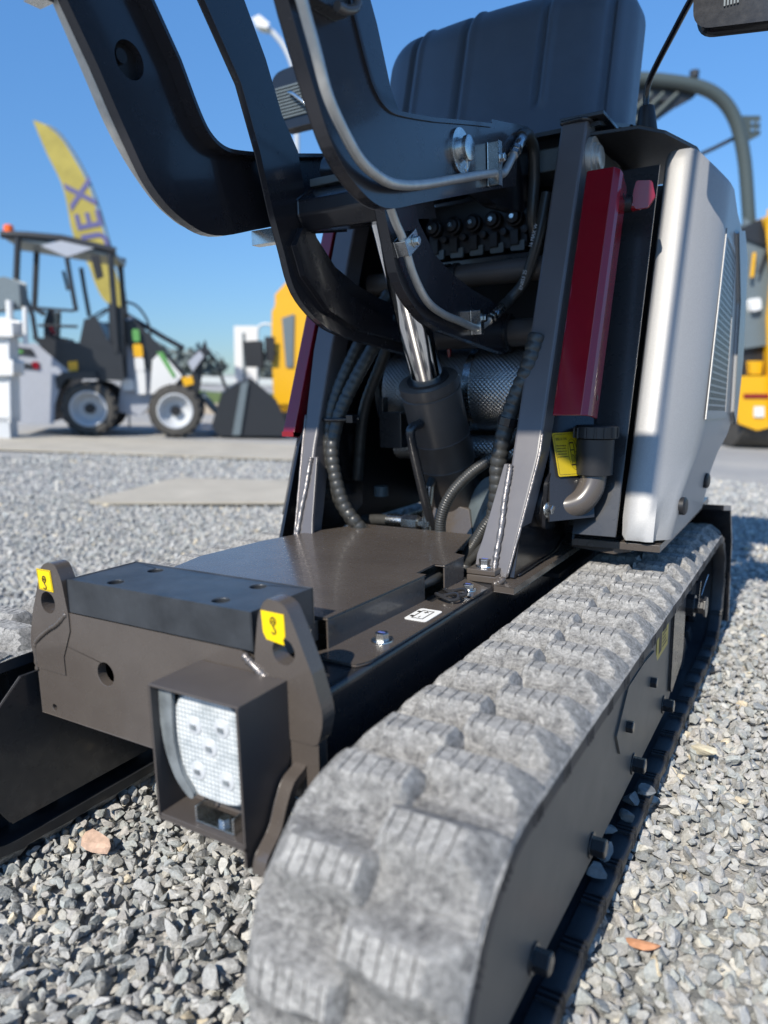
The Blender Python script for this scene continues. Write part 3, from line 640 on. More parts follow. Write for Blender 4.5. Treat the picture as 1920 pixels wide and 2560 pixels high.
# ---- battery cover plate (folded sheet), with notch in its right wall
CZT = 0.508
cov = MB()
top = [(0.215, 0.165), (0.2285, 0.475), (0.205, 0.475), (0.205, 0.56), (0.2285, 0.56), (0.2285, 0.655), (0.198, 0.665), (0.190, 0.70), (0.150, 0.865), (-0.165, 0.875), (-0.232, 0.735), (-0.275, 0.59), (-0.295, 0.40), (-0.24, 0.165)]
cov.prism(top, 'z', CZT-0.004, CZT)
def wall(mb, x0, y0, x1, y1, z0, z1, t=0.004):
    d = Vector((x1-x0, y1-y0, 0)).normalized(); n = Vector((d.y, -d.x, 0))*t
    mb.hexa([(x0, y0, z0), (x1, y1, z0), (x1-n.x, y1-n.y, z0), (x0-n.x, y0-n.y, z0), (x0, y0, z1), (x1, y1, z1), (x1-n.x, y1-n.y, z1), (x0-n.x, y0-n.y, z1)])
wall(cov, 0.215, 0.165, 0.2285, 0.4745, 0.452, CZT-0.0042); wall(cov, 0.2285, 0.5605, 0.2285, 0.655, 0.452, CZT-0.0042)
cov.prism(rounded([(0.200, 0.1300), (0.290, 0.130), (0.300, 0.150), (0.302, 0.446), (0.2290, 0.475), (0.215, 0.165)], [0, 0.004, 0.01, 0.004, 0, 0]), 'z', 0.4515, 0.4555)
cov.prism([(0.2290, 0.560), (0.300, 0.540), (0.302, 0.610), (0.2290, 0.655)], 'z', 0.4515, 0.4555)
CV = cov.out('battery_cover', 'paint', MC, bevel=0.0022, seg=3)
# battery symbol sticker
sk = MB(); sk.prism(rounded([(0.246, 0.355), (0.292, 0.355), (0.292, 0.425), (0.246, 0.425)], 0.008), 'z', 0.4557, 0.4563); SK = sk.out('sticker', 'white_st', CV); SK['label'] = 'white sticker with black battery symbol'
si = MB(); zz0, zz1 = 0.4564, 0.4568
def rect_o(mb, x0, x1, y0, y1, t, z0, z1):
    for (a, b_, c, d) in ((x0, x1, y0, y0+t), (x0, x1, y1-t, y1), (x0, x0+t, y0+t, y1-t), (x1-t, x1, y0+t, y1-t)): mb.box(a, b_, c, d, z0, z1)
rect_o(si, 0.256, 0.280, 0.366, 0.414, 0.002, zz0, zz1)
for yc in (0.376, 0.404): si.box(0.2495, 0.256, yc-0.0035, yc+0.0035, zz0, zz1)
si.box(0.267, 0.269, 0.372, 0.380, zz0, zz1); si.box(0.267, 0.269, 0.399, 0.409, zz0, zz1); si.box(0.263, 0.273, 0.403, 0.405, zz0+.0001, zz1+.0001)
si.out('battery_symbol', 'ink', SK)
def flange_bolt(p, ax, r, h, parent, name='flange_bolt', mark=True, mat='zinc'):
    r *= 1.25
    b_ = MB(); b_.lathe(p, ax, [(0, r*1.55), (0.0022, r*1.5), (0.0035, r*1.15)], 24); q = Vector(p)+Vector(ax).normalized()*0.0035
    b_.lathe(q, ax, [(0, r), (h*0.92, r), (h, r*0.85)], 6, 0.2)
    o = b_.out(name, mat, parent, bevel=0.0004)
    if mark:
        k = MB(); tp = q+Vector(ax).normalized()*(h+0.0002); k.box(tp.x-r*.55, tp.x+r*.5, tp.y-r*.18, tp.y+r*.22, tp.z, tp.z+.0002); kk = k.out('paint_mark', simple('blue_marker', (0.10, 0.14, 0.42), 0.5), o)
    return o
flange_bolt((0.272, 0.238, 0.4556), (0, 0, 1), 0.0098, 0.011, MC); flange_bolt((0.273, 0.578, 0.4556), (0, 0, 1), 0.0088, 0.010, MC)
# stacked pads + third bolt
pd_ = MB(); pd_.box(0.232, 0.298, 0.660, 0.745, 0.4512, 0.4655); pd_.box(0.230, 0.296, 0.664, 0.750, 0.4665, 0.4775); pd_.out('mounting_pad', 'paint', MC, bevel=0.0015)
flange_bolt((0.258, 0.700, 0.4777), (0, 0, 1), 0.0110, 0.013, MC)
# two ring loops
for dy in (0.0, 0.035):
    rg_ = MB(); c = Vector((0.268, 0.492+dy, 0.462))
    rg_.tube([c+Vector((0.024*math.cos(t), 0.013*math.sin(t), 0.004*math.sin(2*t)+0.003)) for t in [i*2*PI/20 for i in range(21)]], 0.0038, 8, 0)
    rg_.out('tie_ring', 'paint_dark', MC, smooth=True)
fl = MB(); fl.prism([(0.241, 0.476), (0.300, 0.450), (0.300, 0.538), (0.241, 0.558)], 'z', 0.4502, 0.4528); fl.out('ring_seat', 'paint', MC)

# ---- leaning posts of the tower
LEAN = 0.4
def fy(z, off=0.0): return 0.69+LEAN*(z-0.455)+off
def loft_post(sx):
    V = []; 
    lv = [(0.455, 0.283, 0.312), (0.60, 0.283, 0.331), (0.72, 0.283, 0.345), (1.485, 0.283, 0.347)] if sx > 0 else [(0.455, 0.235, 0.268), (0.72, 0.262, 0.303), (0.97, 0.268, 0.330), (1.485, 0.270, 0.333)]
    mb = MB()
    for (a, b_) in zip(lv[:-1], lv[1:]):
        p = []
        for (z, xa, xb) in (a, b_):
            y0 = fy(z); p += [(xa*sx, y0, z), (xb*sx, y0, z), (xb*sx, y0+0.075, z), (xa*sx, y0+0.075, z)]
        if sx < 0: p = [p[1], p[0], p[3], p[2], p[5], p[4], p[7], p[6]]
        mb.hexa(p)
    import bmesh as _bm
    b2 = _bm.new(); vs = [b2.verts.new(v) for v in mb.v]
    for f in mb.f: b2.faces.new([vs[i] for i in f])
    _bm.ops.remove_doubles(b2, verts=b2.verts, dist=1e-5)
    # drop inner faces shared between the lofted pieces
    seen = {}
    for f in b2.faces:
        k = tuple(sorted(v.index for v in f.verts)); seen.setdefault(k, []).append(f)
    b2.verts.index_update()
    dd = {}
    for f in b2.faces: dd.setdefault(frozenset(v.index for v in f.verts), []).append(f)
    kill = [f for l in dd.values() if len(l) > 1 for f in l]
    _bm.ops.delete(b2, geom=kill, context='FACES_ONLY'); _bm.ops.recalc_face_normals(b2, faces=b2.faces)
    me = bpy.data.meshes.new('tower_post'); b2.to_mesh(me); b2.free(); me.materials.append(M['post'])
    o = bpy.data.objects.new('tower_post', me); COL.objects.link(o); o.parent = MC
    bv = o.modifiers.new('bevel', 'BEVEL'); bv.width = 0.006; bv.segments = 3; bv.limit_method = 'ANGLE'; bv.angle_limit = math.radians(50)
    return o
for sx in (1, -1):
    PO = loft_post(sx)
    # inner gusset strip at the foot
    dxs = 0 if sx > 0 else -0.02
    gs = MB(); pts = [(0.236, 0.457), (0.2825, 0.457), (0.2825, 0.694), (0.268, 0.694), (0.244, 0.535), (0.236, 0.50)]
    pts = [(x+dxs, z) for x, z in pts]; V = [(x*sx, fy(z, -0.0015), z) for x, z in pts] + [(x*sx, fy(z, 0.008), z) for x, z in pts]; n = len(pts)
    Fc = [tuple(range(n)), tuple(reversed(range(n, 2*n)))] + [((i+1) % n, i, n+i, n+(i+1) % n) for i in range(n)]
    build('foot_gusset', V, Fc, 'post', PO, bevel=0.0012)
    weld([((x+dxs)*sx, fy(z, -0.004), z) for x, z in ((0.2835, 0.458), (0.2820, 0.50), (0.2840, 0.56), (0.2825, 0.62), (0.2840, 0.67), (0.2835, 0.692))], 0.0068, PO, 3+sx)
    weld([(x*sx, fy(z, 0.002), z) for x, z in (((0.3115, 0.46), (0.324, 0.55), (0.337, 0.65), (0.3445, 0.715), (0.345, 0.76)) if sx > 0 else ((0.268, 0.46), (0.285, 0.59), (0.303, 0.72), (0.312, 0.80)))], 0.0032, PO, 5+sx, 'weld')
    sg = MB(); sg.prism([(0.70, 0.458), (0.800, 0.72), (0.86, 0.80), (1.12, 0.80), (1.10, 0.52), (0.98, 0.462)], 'x', 0.316*sx, 0.326*sx); sg.out('side_gusset', 'blackgloss', MC, bevel=0.001)
    weld([(0.327*sx, 0.72, 0.459), (0.3275*sx, 0.86, 0.461), (0.327*sx, 0.97, 0.463), (0.3275*sx, 1.05, 0.49)], 0.003, PO, 9, 'blackgloss')
    # top cap and pivot washer
    cp = MB(); cp.hexa([(0.280*sx, fy(1.485, -.004), 1.4855), (0.385*sx, fy(1.485, -.004), 1.4855), (0.385*sx, fy(1.485, 0.14), 1.4855), (0.280*sx, fy(1.485, .14), 1.4855), (0.280*sx, fy(1.485, -.004), 1.494), (0.385*sx, fy(1.485, -.004), 1.494), (0.385*sx, fy(1.485, .14), 1.494), (0.280*sx, fy(1.485, .14), 1.494)])
    cp.out('post_cap', 'paint_dark', PO, bevel=0.001)
    weld([(0.282*sx, fy(1.483, -.002), 1.483), (0.31*sx, fy(1.483, -.003), 1.484), (0.345*sx, fy(1.483, -.002), 1.483), (0.349*sx, fy(1.483, 0.05), 1.483)], 0.005, PO, 12, 'paint_dark')
    ws = MB(); ws.lathe((0.347*sx, 1.135, 1.400), (sx, 0, 0), [(0, 0.050), (0.012, 0.050), (0.012, 0.036), (0.020, 0.036), (0.020, 0.028), (0.026, 0.028), (0.028, 0.024)], 28); ws.out('pivot_boss', 'tube', PO, smooth=True)
    # red guard channel
    rg_ = MB(); x0, x1 = 0.362, 0.442
    z0, z1 = (0.800, 1.352)
    if sx < 0: z0 = 0.745; x0, x1 = 0.338, 0.376
    prof = [(x0, 0.020), (x0, 0.003), (x0+.003, 0.0), (x1-.016, 0.0), (x1-.004, 0.010), (x1, 0.022), (x1, 0.075), (x1-.005, 0.075), (x1-.005, 0.024), (x1-.008, 0.014), (x1-.018, 0.005), (x0+.005, 0.005), (x0+.005, 0.020)]
    if sx < 0: prof = [(x1, 0.07), (x1, 0.0), (x0, 0.0), (x0, 0.05), (x0+.005, 0.05), (x0+.005, 0.005), (x1-.005, 0.005), (x1-.005, 0.07)]
    n = len(prof); V = []
    for zt, inc in ((z0, 0), (z1, 1)):
        for (x, d) in prof:
            zz = zt - (d*0.55 if inc else d*0.15); V.append((x*sx, fy(zz, -0.002)+d, zz))
    Fc = [(i, (i+1) % n, n+(i+1) % n, n+i) for i in range(n)] + [tuple(reversed(range(n))), tuple(range(n, 2*n))]
    G = build('red_guard', V, Fc, 'red', MC, bevel=0.0015)
    G['label'] = 'glossy red channel guard beside the ' + ('right' if sx > 0 else 'left') + ' post'
    if sx > 0:
        for z in (0.835, 1.29):
            hb = MB(); hb.lathe((x1+0.0004, fy(z)+0.05, z), (1, 0, 0), [(0, 0.0065), (0.0004, 0.0065)], 14); hb.out('bolt_hole', 'black', G)
    else:
        bt = MB(); bt.hexa([(-x1, fy(z0)-.002, z0-.001), (-x0, fy(z0)-.002, z0-.001), (-x0, fy(z0)+.05, z0-.004), (-x1, fy(z0)+.07, z0-.004), (-x1, fy(z0)-.002, z0+.012), (-x0, fy(z0)-.002, z0+.012), (-x0, fy(z0)+.05, z0+.004), (-x1, fy(z0)+.07, z0+.004)]); bt.out('guard_lip', 'red', G)
# foot plate of the posts
for sx in (1, -1):
    ft = MB(); ft.prism([(0.225*sx, 0.756), (0.304*sx, 0.640), (0.349*sx, 0.637), (0.349*sx, 1.25), (0.225*sx, 1.25)], 'z', 0.4405, 0.4545); ft.out('post_foot_plate', 'paint', MC, bevel=0.001)
weld([(0.300, 0.648, 0.452), (0.315, 0.655, 0.462), (0.30, 0.67, 0.460)], 0.008, MC, 21, 'paint')

# ---- interior: tower back panel, valve block, tubes, exhaust, hoses
bp = MB(); bp.box(-0.345, 0.345, 1.66, 1.67, 0.46, 1.62); bp.box(-0.352, -0.346, 1.05, 1.66, 0.46, 1.45); bp.box(0.347, 0.353, 1.12, 1.66, 0.46, 1.44); bp.box(-0.345, 0.345, 0.95, 1.66, 0.40, 0.41)
bp.out('engine_bay_panel', 'black', MC)
tp = MB(); tp.prism([(1.12, 1.47), (1.66, 1.60), (1.66, 1.61), (1.12, 1.48)], 'x', -0.345, 0.37); tp.out('engine_bay_roof', 'black', MC)
vb = MB(); vb.box(-0.17, 0.135, 1.28, 1.40, 1.245, 1.385)
for i in range(5):
    x = -0.145+i*0.062; vb.box(x-0.012, x+0.012, 1.262, 1.28, 1.25, 1.29); vb.lathe((x, 1.28, 1.322), (0, -1, 0), [(0, 0.025), (0.022, 0.025), (0.024, 0.020), (0.034, 0.018), (0.036, 0.012)], 20)
    vb.lathe((x+0.03, 1.28, 1.288), (0, -1, 0), [(0, 0.011), (0.02, 0.011), (0.021, 0.006)], 12)
VB = vb.out('valve_block', 'black', MC, smooth=True, bevel=0.0015)
for i in range(5):
    x = -0.145+i*0.062; q = MB(); q.lathe((x, 1.2437, 1.322), (0, -1, 0), [(0, 0.0065), (0.004, 0.0065)], 6); q.out('spool_nut', 'zinc', VB)
    q = MB(); q.prism(rounded([(x-0.012, 1.236), (x+0.026, 1.236), (x+0.026, 1.262), (x+0.006, 1.256), (x-0.012, 1.246)], 0.004), 'y', 1.270, 1.276); q.out('valve_bracket', 'greyp', VB, bevel=0.001)
rl = MB(); rl.box(-0.20, 0.20, 1.24, 1.26, 1.205, 1.222); rl.out('valve_rail', 'paint_dark', MC, bevel=0.002)
ct = MB(); ct.lathe((-0.283, 1.13, 1.160), (1, 0, 0), [(0, 0.030), (0.565, 0.030)], 28); ct.out('cross_tube', 'box', MC, smooth=True)
for x in (-0.04, -0.015):
    cl = MB(); cl.lathe((x, 1.13, 1.160), (1, 0, 0), [(0, 0.036), (0.012, 0.036)], 28); cl.out('tube_clamp', 'black', MC, smooth=True)
ct = MB(); ct.lathe((-0.283, 1.145, 1.003), (1, 0, 0), [(0, 0.036), (0.565, 0.036)], 28); ct.out('pivot_tube', 'box', MC, smooth=True)
rc = MB(); rc.lathe((-0.02, 1.10, 0.945), (0, 0, 1), [(0, 0.004), (0.012, 0.006), (0.022, 0.006)], 10); rc.out('grease_cap', 'red', MC, smooth=True)
ub = MB(); ub.box(-0.283, 0.283, 1.17, 1.25, 1.40, 1.455); ub.out('upper_cross_beam', 'greyp', MC, bevel=0.004)
# exhaust with woven wrap: small studs in real relief
def wrap(cx, cy, cz, r, x0, x1, name):
    V = []; Fc = []; nu = 210 if r > .1 else 90; nl = int((x1-x0)/0.0021)
    for i in range(nl+1):
        for k in range(nu):
            a = 2*PI*k/nu; x = x0+(x1-x0)*i/nl
            h = math.sin(a*round(2*PI*r/0.0125))*math.sin(x/0.0125*2*PI)
            rr = r + 0.0027*h; V.append((x, cy+rr*math.cos(a), cz+rr*math.sin(a)))
    for i in range(nl):
        for k in range(nu): Fc.append((i*nu+k, i*nu+(k+1) % nu, (i+1)*nu+(k+1) % nu, (i+1)*nu+k))
    return build(name, V, Fc, 'woven', MC, smooth=True)
EX = wrap(0, 1.22, 0.855, 0.115, -0.24, 0.24, 'exhaust_silencer')
bn = MB(); bn.lathe((0.015, 1.22, 0.855), (1, 0, 0), [(0, 0.1185), (0.020, 0.1185)], 64); bn.lathe((0.015, 1.10, 0.765), (1, 0, 0), [(0, 0.008), (0.03, 0.008)], 8); bn.out('band_clamp', 'zinc', EX, smooth=True)
wrap(0, 1.20, 0.690, 0.036, -0.24, 0.16, 'exhaust_pipe')
# lift cylinder between the arms
c0 = Vector((-0.0, 0.935, 0.885)); c1 = Vector((0.0, 1.155, 0.435)); ax = (c1-c0).normalized(); L = (c1-c0).length
cy = MB(); cy.lathe(c0, ax, [(0, 0.030), (0.0, 0.0755), (0.0008, 0.077), (0.024, 0.077), (0.026, 0.074), (0.030, 0.074), (0.032, 0.077), (0.16, 0.077), (0.161, 0.0782), (0.163, 0.077), (0.24, 0.077), (0.241, 0.0782), (0.243, 0.077), (L, 0.077)], 48)
CY = cy.out('cylinder_barrel', 'box', MC, smooth=True)
cy.lathe
rd = MB(); up = -ax; top_p = c0+Vector((0, -0.26, 0.52)).normalized()*0.55
rd.lathe(c0-(-up)*0.0, (top_p-c0), [(0, 0.042), (0.55, 0.042)], 48); rd.out('piston_rod', 'chrome', MC, smooth=True)
gl = MB(); gl.lathe(c0+up*0.0, up, [(0, 0.054), (0.006, 0.054), (0.007, 0.046)], 40); gl.out('gland_ring', 'black', CY, smooth=True)
pp = MB(); pp.tube([(-0.005, 0.900, 0.775), (-0.012, 0.868, 0.765), (-0.014, 0.868, 0.735), (-0.012, 0.912, 0.62), (-0.01, 0.965, 0.50), (-0.008, 1.0, 0.46)], 0.0125, 14, 8); pp.out('cylinder_pipe', 'paint_dark', CY, smooth=True)
cb = MB(); cb.hexa([(-0.06, 1.00, 0.43), (0.10, 1.00, 0.43), (0.10, 1.12, 0.43), (-0.06, 1.12, 0.43), (-0.03, 1.03, 0.56), (0.07, 1.03, 0.54), (0.07, 1.11, 0.54), (-0.03, 1.11, 0.56)]); cb.out('cylinder_clevis', 'paint', MC, bevel=0.003)
# big disc (pivot wheel) at lower right
dc = MB(); dc.lathe((0.165, 1.00, 0.515), (-0.55, -0.80, 0.1), [(0, 0.118), (0.010, 0.122), (0.018, 0.122), (0.024, 0.112), (0.024, 0.05), (0.018, 0.045)], 56); dc.out('pump_pulley', 'greyp', MC, smooth=True)
# fittings on floor
ft = MB(); ft.tube([(-0.225, 0.96, 0.500), (-0.17, 0.957, 0.506), (-0.125, 0.955, 0.507)], 0.0155, 14, 4); ft.out('braided_hose', 'hose', MC, smooth=True)
ft = MB(); d_ = (1, 0.02, 0.0)
ft.lathe((-0.14, 0.955, 0.507), d_, [(0, 0.0175), (0.05, 0.0175), (0.052, 0.015)], 18); ft.lathe((-0.09, 0.955, 0.507), d_, [(0, 0.020), (0.045, 0.020), (0.048, 0.012), (0.062, 0.012)], 6)
ft.lathe((-0.03, 0.956, 0.507), d_, [(0, 0.014), (0.022, 0.014)], 6); ft.lathe((-0.019, 0.956, 0.475), (0, 0, 1), [(0, 0.013), (0.07, 0.013)], 14); ft.lathe((-0.019, 0.956, 0.535), (0.12, 0, 1), [(0, 0.0105), (0.025, 0.0135), (0.075, 0.0135)], 16)
ft.out('hose_fitting', 'zinc', MC, smooth=True)
hs = MB(); hs.tube([(-0.010, 0.956, 0.60), (-0.03, 1.02, 0.65), (-0.12, 1.08, 0.70), (-0.24, 1.12, 0.77), (-0.27, 1.12, 0.9)], 0.013, 10, 8); hs.out('hydraulic_hose', 'hose', MC, smooth=True)
def spiral(pts, r, name, pitch=0.021, amp=0.17, seg=16, k=26, par=None):
    b_ = MB(); b_.tube(pts, r, seg, k, rf=lambda L, f: r*(1-amp*(1-abs(math.sin(L*PI/pitch))**0.45)))
    return b_.out(name, 'hose', par or MC, smooth=True, auto=False)
spiral([(-0.16, 1.02, 1.12), (-0.205, 0.93, 0.98), (-0.245, 0.87, 0.84), (-0.258, 0.85, 0.733), (-0.250, 0.85, 0.638), (-0.226, 0.85, 0.569), (-0.19, 0.87, 0.50)], 0.0175, 'spiral_wrapped_hose')
spiral([(-0.11, 1.04, 1.12), (-0.16, 0.93, 0.97), (-0.210, 0.86, 0.829), (-0.229, 0.83, 0.725), (-0.218, 0.82, 0.645), (-0.192, 0.82, 0.565), (-0.155, 0.83, 0.512), (-0.13, 0.86, 0.46)], 0.0185, 'spiral_wrapped_hose')
spiral([(-0.13, 1.05, 1.10), (-0.20, 1.05, 0.95), (-0.27, 1.05, 0.80), (-0.30, 1.05, 0.60)], 0.017, 'spiral_wrapped_hose')
spiral([(0.30, 0.90, 0.98), (0.285, 0.88, 0.90), (0.258, 0.87, 0.83), (0.238, 0.86, 0.76), (0.223, 0.86, 0.68), (0.220, 0.86, 0.61), (0.210, 0.87, 0.55), (0.20, 0.90, 0.45)], 0.0205, 'spiral_wrapped_hose')
spiral([(0.285, 0.93, 0.80), (0.268, 0.92, 0.70), (0.262, 0.91, 0.60), (0.25, 0.92, 0.50)], 0.014, 'spiral_wrapped_hose')
tie = MB(); tie.tube([(-0.278, 0.86, 0.790), (-0.255, 0.835, 0.788), (-0.205, 0.825, 0.788), (-0.165, 0.86, 0.790)], 0.006, 6, 6); tie.box(-0.185, -0.165, 0.83, 0.86, 0.780, 0.800); tie.out('cable_tie', 'blackgloss', MC, bevel=0.001)
tie = MB(); tie.lathe((0.244, 0.861, 0.775), (0.25, 0, 1), [(0, 0.024), (0.020, 0.024)], 12); tie.out('hose_clip', 'blackgloss', MC, bevel=0.001)
spiral([(0.27, 0.95, 0.78), (0.205, 0.93, 0.71), (0.135, 0.90, 0.655), (0.090, 0.875, 0.60), (0.066, 0.87, 0.54), (0.060, 0.88, 0.48)], 0.0145, 'corrugated_conduit', 0.0062, 0.16, 14, 60)
spiral([(0.22, 0.86, 0.57), (0.198, 0.85, 0.54), (0.178, 0.84, 0.505), (0.17, 0.80, 0.47), (0.20, 0.72, 0.455)], 0.0150, 'corrugated_conduit', 0.0062, 0.16, 14, 40)
spiral([(0.235, 0.83, 0.53), (0.205, 0.80, 0.490), (0.190, 0.74, 0.46), (0.19, 0.66, 0.445)], 0.0105, 'corrugated_conduit', 0.005, 0.16, 12, 40)
spiral([(0.18, 0.44, 0.47), (0.20, 0.52, 0.475), (0.20, 0.60, 0.475), (0.17, 0.66, 0.47)], 0.012, 'corrugated_conduit', 0.006, 0.16, 12, 40)
spiral([(-0.37, 1.0, 0.56), (-0.355, 0.97, 0.51), (-0.35, 0.95, 0.44)], 0.009, 'corrugated_conduit', 0.005, 0.16, 12, 40)
mbx = MB(); mbx.box(-0.20, -0.13, 1.02, 1.08, 0.70, 0.80); mbx.box(-0.225, -0.205, 1.05, 1.08, 0.79, 0.84); mbx.out('solenoid_block', 'paint_dark', MC, bevel=0.002)
st_ = MB(); st_.hexa([(-0.115, 1.05, 0.70), (-0.075, 1.05, 0.69), (-0.075, 1.055, 0.69), (-0.115, 1.055, 0.70), (-0.04, 1.02, 0.80), (-0.01, 1.02, 0.80), (-0.01, 1.025, 0.80), (-0.04, 1.025, 0.80)]); st_.out('stay_plate', 'greyp', MC)
wc = MB(); wc.lathe((-0.26, 1.12, 0.545), (0, 0, 1), [(0, 0.022), (0.03, 0.022), (0.031, 0.018)], 20); wc.out('bottle_cap', 'greyp', MC, smooth=True)

# ---- upper lift arms (J shaped plates) and everything on them
Jout = [(-0.16, 1.92), (0.020, 1.60), (0.088, 1.481), (0.136, 1.404), (0.190, 1.307), (0.238, 1.234), (0.305, 1.190), (0.392, 1.174), (0.53, 1.209), (0.79, 1.280), (1.00, 1.335)]
Jin = [(1.02, 1.470), (0.853, 1.430), (0.747, 1.406), (0.57, 1.364), (0.46, 1.342), (0.405, 1.336), (0.367, 1.349), (0.339, 1.381), (0.297, 1.457), (0.237, 1.539), (0.13, 1.72), (-0.02, 1.98)]
Jp = Jout[:4]+sp2(Jout[3:9], 5)+Jout[9:]+Jin[:4]+sp2(Jin[3:9], 4)+Jin[9:]
hole = circ(0.205, 1.432, 0.031, 28)
lower_out = [(0.22, 1.69), (0.33, 1.555), (0.416, 1.447), (0.462, 1.337), (0.497, 1.223), (0.520, 1.165), (0.560, 1.075), (0.650, 1.015), (0.745, 0.990), (0.95, 0.968), (1.125, 0.948)]
lower_in = [(1.16, 0.965), (1.172, 1.000), (1.155, 1.035), (1.12, 1.050), (1.025, 1.075), (0.90, 1.092), (0.795, 1.115), (0.71, 1.145), (0.640, 1.20), (0.60, 1.297), (0.584, 1.366), (0.535, 1.423), (0.491, 1.514), (0.434, 1.599), (0.33, 1.74)]
Lp = lower_out[:4]+sp2(lower_out[4:9], 5)+lower_out[9:]+lower_in
for sx in (1, -1):
    ja, jb = (0.183, 0.207) if sx > 0 else (-0.207, -0.187)
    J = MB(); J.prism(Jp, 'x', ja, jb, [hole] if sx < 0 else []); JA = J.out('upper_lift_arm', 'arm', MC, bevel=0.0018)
    if sx < 0:
        hc = MB(); hc.lathe((-0.207, 0.205, 1.432), (-1, 0, 0), [(-0.002, 0.034), (0.004, 0.038), (0.012, 0.038)], 24); hc.lathe((-0.206, 0.195, 1.437), (1, 0, 0), [(0, 0.012), (0.012, 0.012)], 18); hc.out('bore_plug', 'black', JA, smooth=True)
    # inner stiffening flange along the inside edge
    fi = sp2(Jin[3:9], 5); fi = [Jin[1], Jin[2]]+fi+Jin[9:11]; fo = offset_poly(fi, 0.0055)
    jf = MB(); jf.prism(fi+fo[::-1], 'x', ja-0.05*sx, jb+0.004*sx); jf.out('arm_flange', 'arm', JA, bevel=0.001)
    eb = MB(); eb.prism(rounded([(0.80, 1.30), (0.853, 1.43), (1.05, 1.470), (1.17, 1.475), (1.235, 1.44), (1.23, 1.37), (1.12, 1.30), (0.95, 1.285)], 0.02), 'x', 0.150*sx, 0.182*sx); eb.out('arm_end_bracket', 'blackgloss', JA, bevel=0.002)
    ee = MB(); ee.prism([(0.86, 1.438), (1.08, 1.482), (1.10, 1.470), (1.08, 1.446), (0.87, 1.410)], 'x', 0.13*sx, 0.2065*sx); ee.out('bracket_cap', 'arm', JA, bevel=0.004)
    l0, l1 = (0.115, 0.137) if sx > 0 else (-0.137, -0.121)
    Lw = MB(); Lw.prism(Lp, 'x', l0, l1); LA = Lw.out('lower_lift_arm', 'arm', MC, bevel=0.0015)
    if sx < 0:
        st_ = MB(); q = [(0.575, 1.21), (0.60, 1.20), (0.63, 1.16), (0.70, 1.10), (0.78, 1.07), (0.90, 1.045), (1.05, 1.02), (1.05, 0.985), (0.78, 1.01), (0.66, 1.045), (0.575, 1.11), (0.548, 1.17)]
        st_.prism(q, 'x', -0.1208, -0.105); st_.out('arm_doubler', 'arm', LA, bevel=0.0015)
    bs = MB(); bs.lathe((0.100*sx, 1.145, 1.003), (sx, 0, 0), [(0, 0.050), (0.042, 0.050), (0.044, 0.047)], 32); bs.out('pivot_boss', 'paint_dark', LA, smooth=True)
# cross beam between the lower arms, up under the J arms
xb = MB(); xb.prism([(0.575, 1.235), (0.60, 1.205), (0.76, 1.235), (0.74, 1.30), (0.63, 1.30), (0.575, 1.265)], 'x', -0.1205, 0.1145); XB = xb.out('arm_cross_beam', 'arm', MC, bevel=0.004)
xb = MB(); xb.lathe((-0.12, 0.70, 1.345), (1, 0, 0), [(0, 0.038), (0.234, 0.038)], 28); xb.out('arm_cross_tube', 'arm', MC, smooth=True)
ps = MB(); ps.box(-0.119, 0.113, 0.62, 0.66, 1.302, 1.318); ps.out('stiffener_bar', 'greyp', XB, bevel=0.002)
# pin with washer and split pin on the right J arm
wa = MB(); wa.lathe((0.2072, 0.688, 1.335), (1, 0, 0), [(0, 0.043), (0.005, 0.043), (0.0055, 0.020)], 40); WA = wa.out('pin_washer', 'zinc', MC, smooth=True)
pn = MB(); pn.lathe((0.2127, 0.690, 1.338), (1, 0, 0), [(0, 0.021), (0.007, 0.021), (0.009, 0.0245), (0.017, 0.0245), (0.018, 0.022)], 32); pn.out('pivot_pin', 'zinc', WA, smooth=True)
cp_ = MB(); cp_.tube([(0.222, 0.688, 1.312), (0.222, 0.684, 1.298), (0.222, 0.690, 1.293), (0.222, 0.694, 1.300), (0.222, 0.690, 1.315)], 0.0016, 6, 4); cp_.out('split_pin', 'zinc', WA, smooth=True)
# hydraulic tubes
def tb(pts, r, name='hydraulic_tube', mat='tube', k=8):
    b_ = MB(); b_.tube(pts, r, 16, k); return b_.out(name, mat, MC, smooth=True)
tb([(0.225, -0.10, 1.78), (0.225, 0.05, 1.58), (0.225, 0.140, 1.405), (0.225, 0.175, 1.339), (0.225, 0.201, 1.290), (0.225, 0.241, 1.251), (0.225, 0.284, 1.222), (0.225, 0.331, 1.210), (0.225, 0.389, 1.208), (0.225, 0.483, 1.226), (0.225, 0.62, 1.264), (0.225, 0.771, 1.306), (0.225, 0.836, 1.323), (0.225, 0.875, 1.330), (0.225, 0.905, 1.352), (0.222, 0.945, 1.385)], 0.0088)
tb([(-0.218, -0.005, 1.68), (-0.218, 0.098, 1.487), (-0.218, 0.143, 1.402), (-0.218, 0.184, 1.326), (-0.218, 0.235, 1.262), (-0.218, 0.298, 1.212), (-0.218, 0.38, 1.195), (-0.218, 0.55, 1.235)], 0.0105)
tb([(0.153, 0.37, 1.38), (0.153, 0.44, 1.28), (0.153, 0.509, 1.187), (0.153, 0.546, 1.149), (0.153, 0.585, 1.090), (0.153, 0.643, 1.043), (0.153, 0.717, 1.022), (0.153, 0.80, 1.012), (0.153, 0.886, 1.002), (0.154, 0.93, 1.010), (0.156, 0.955, 1.022)], 0.0085)
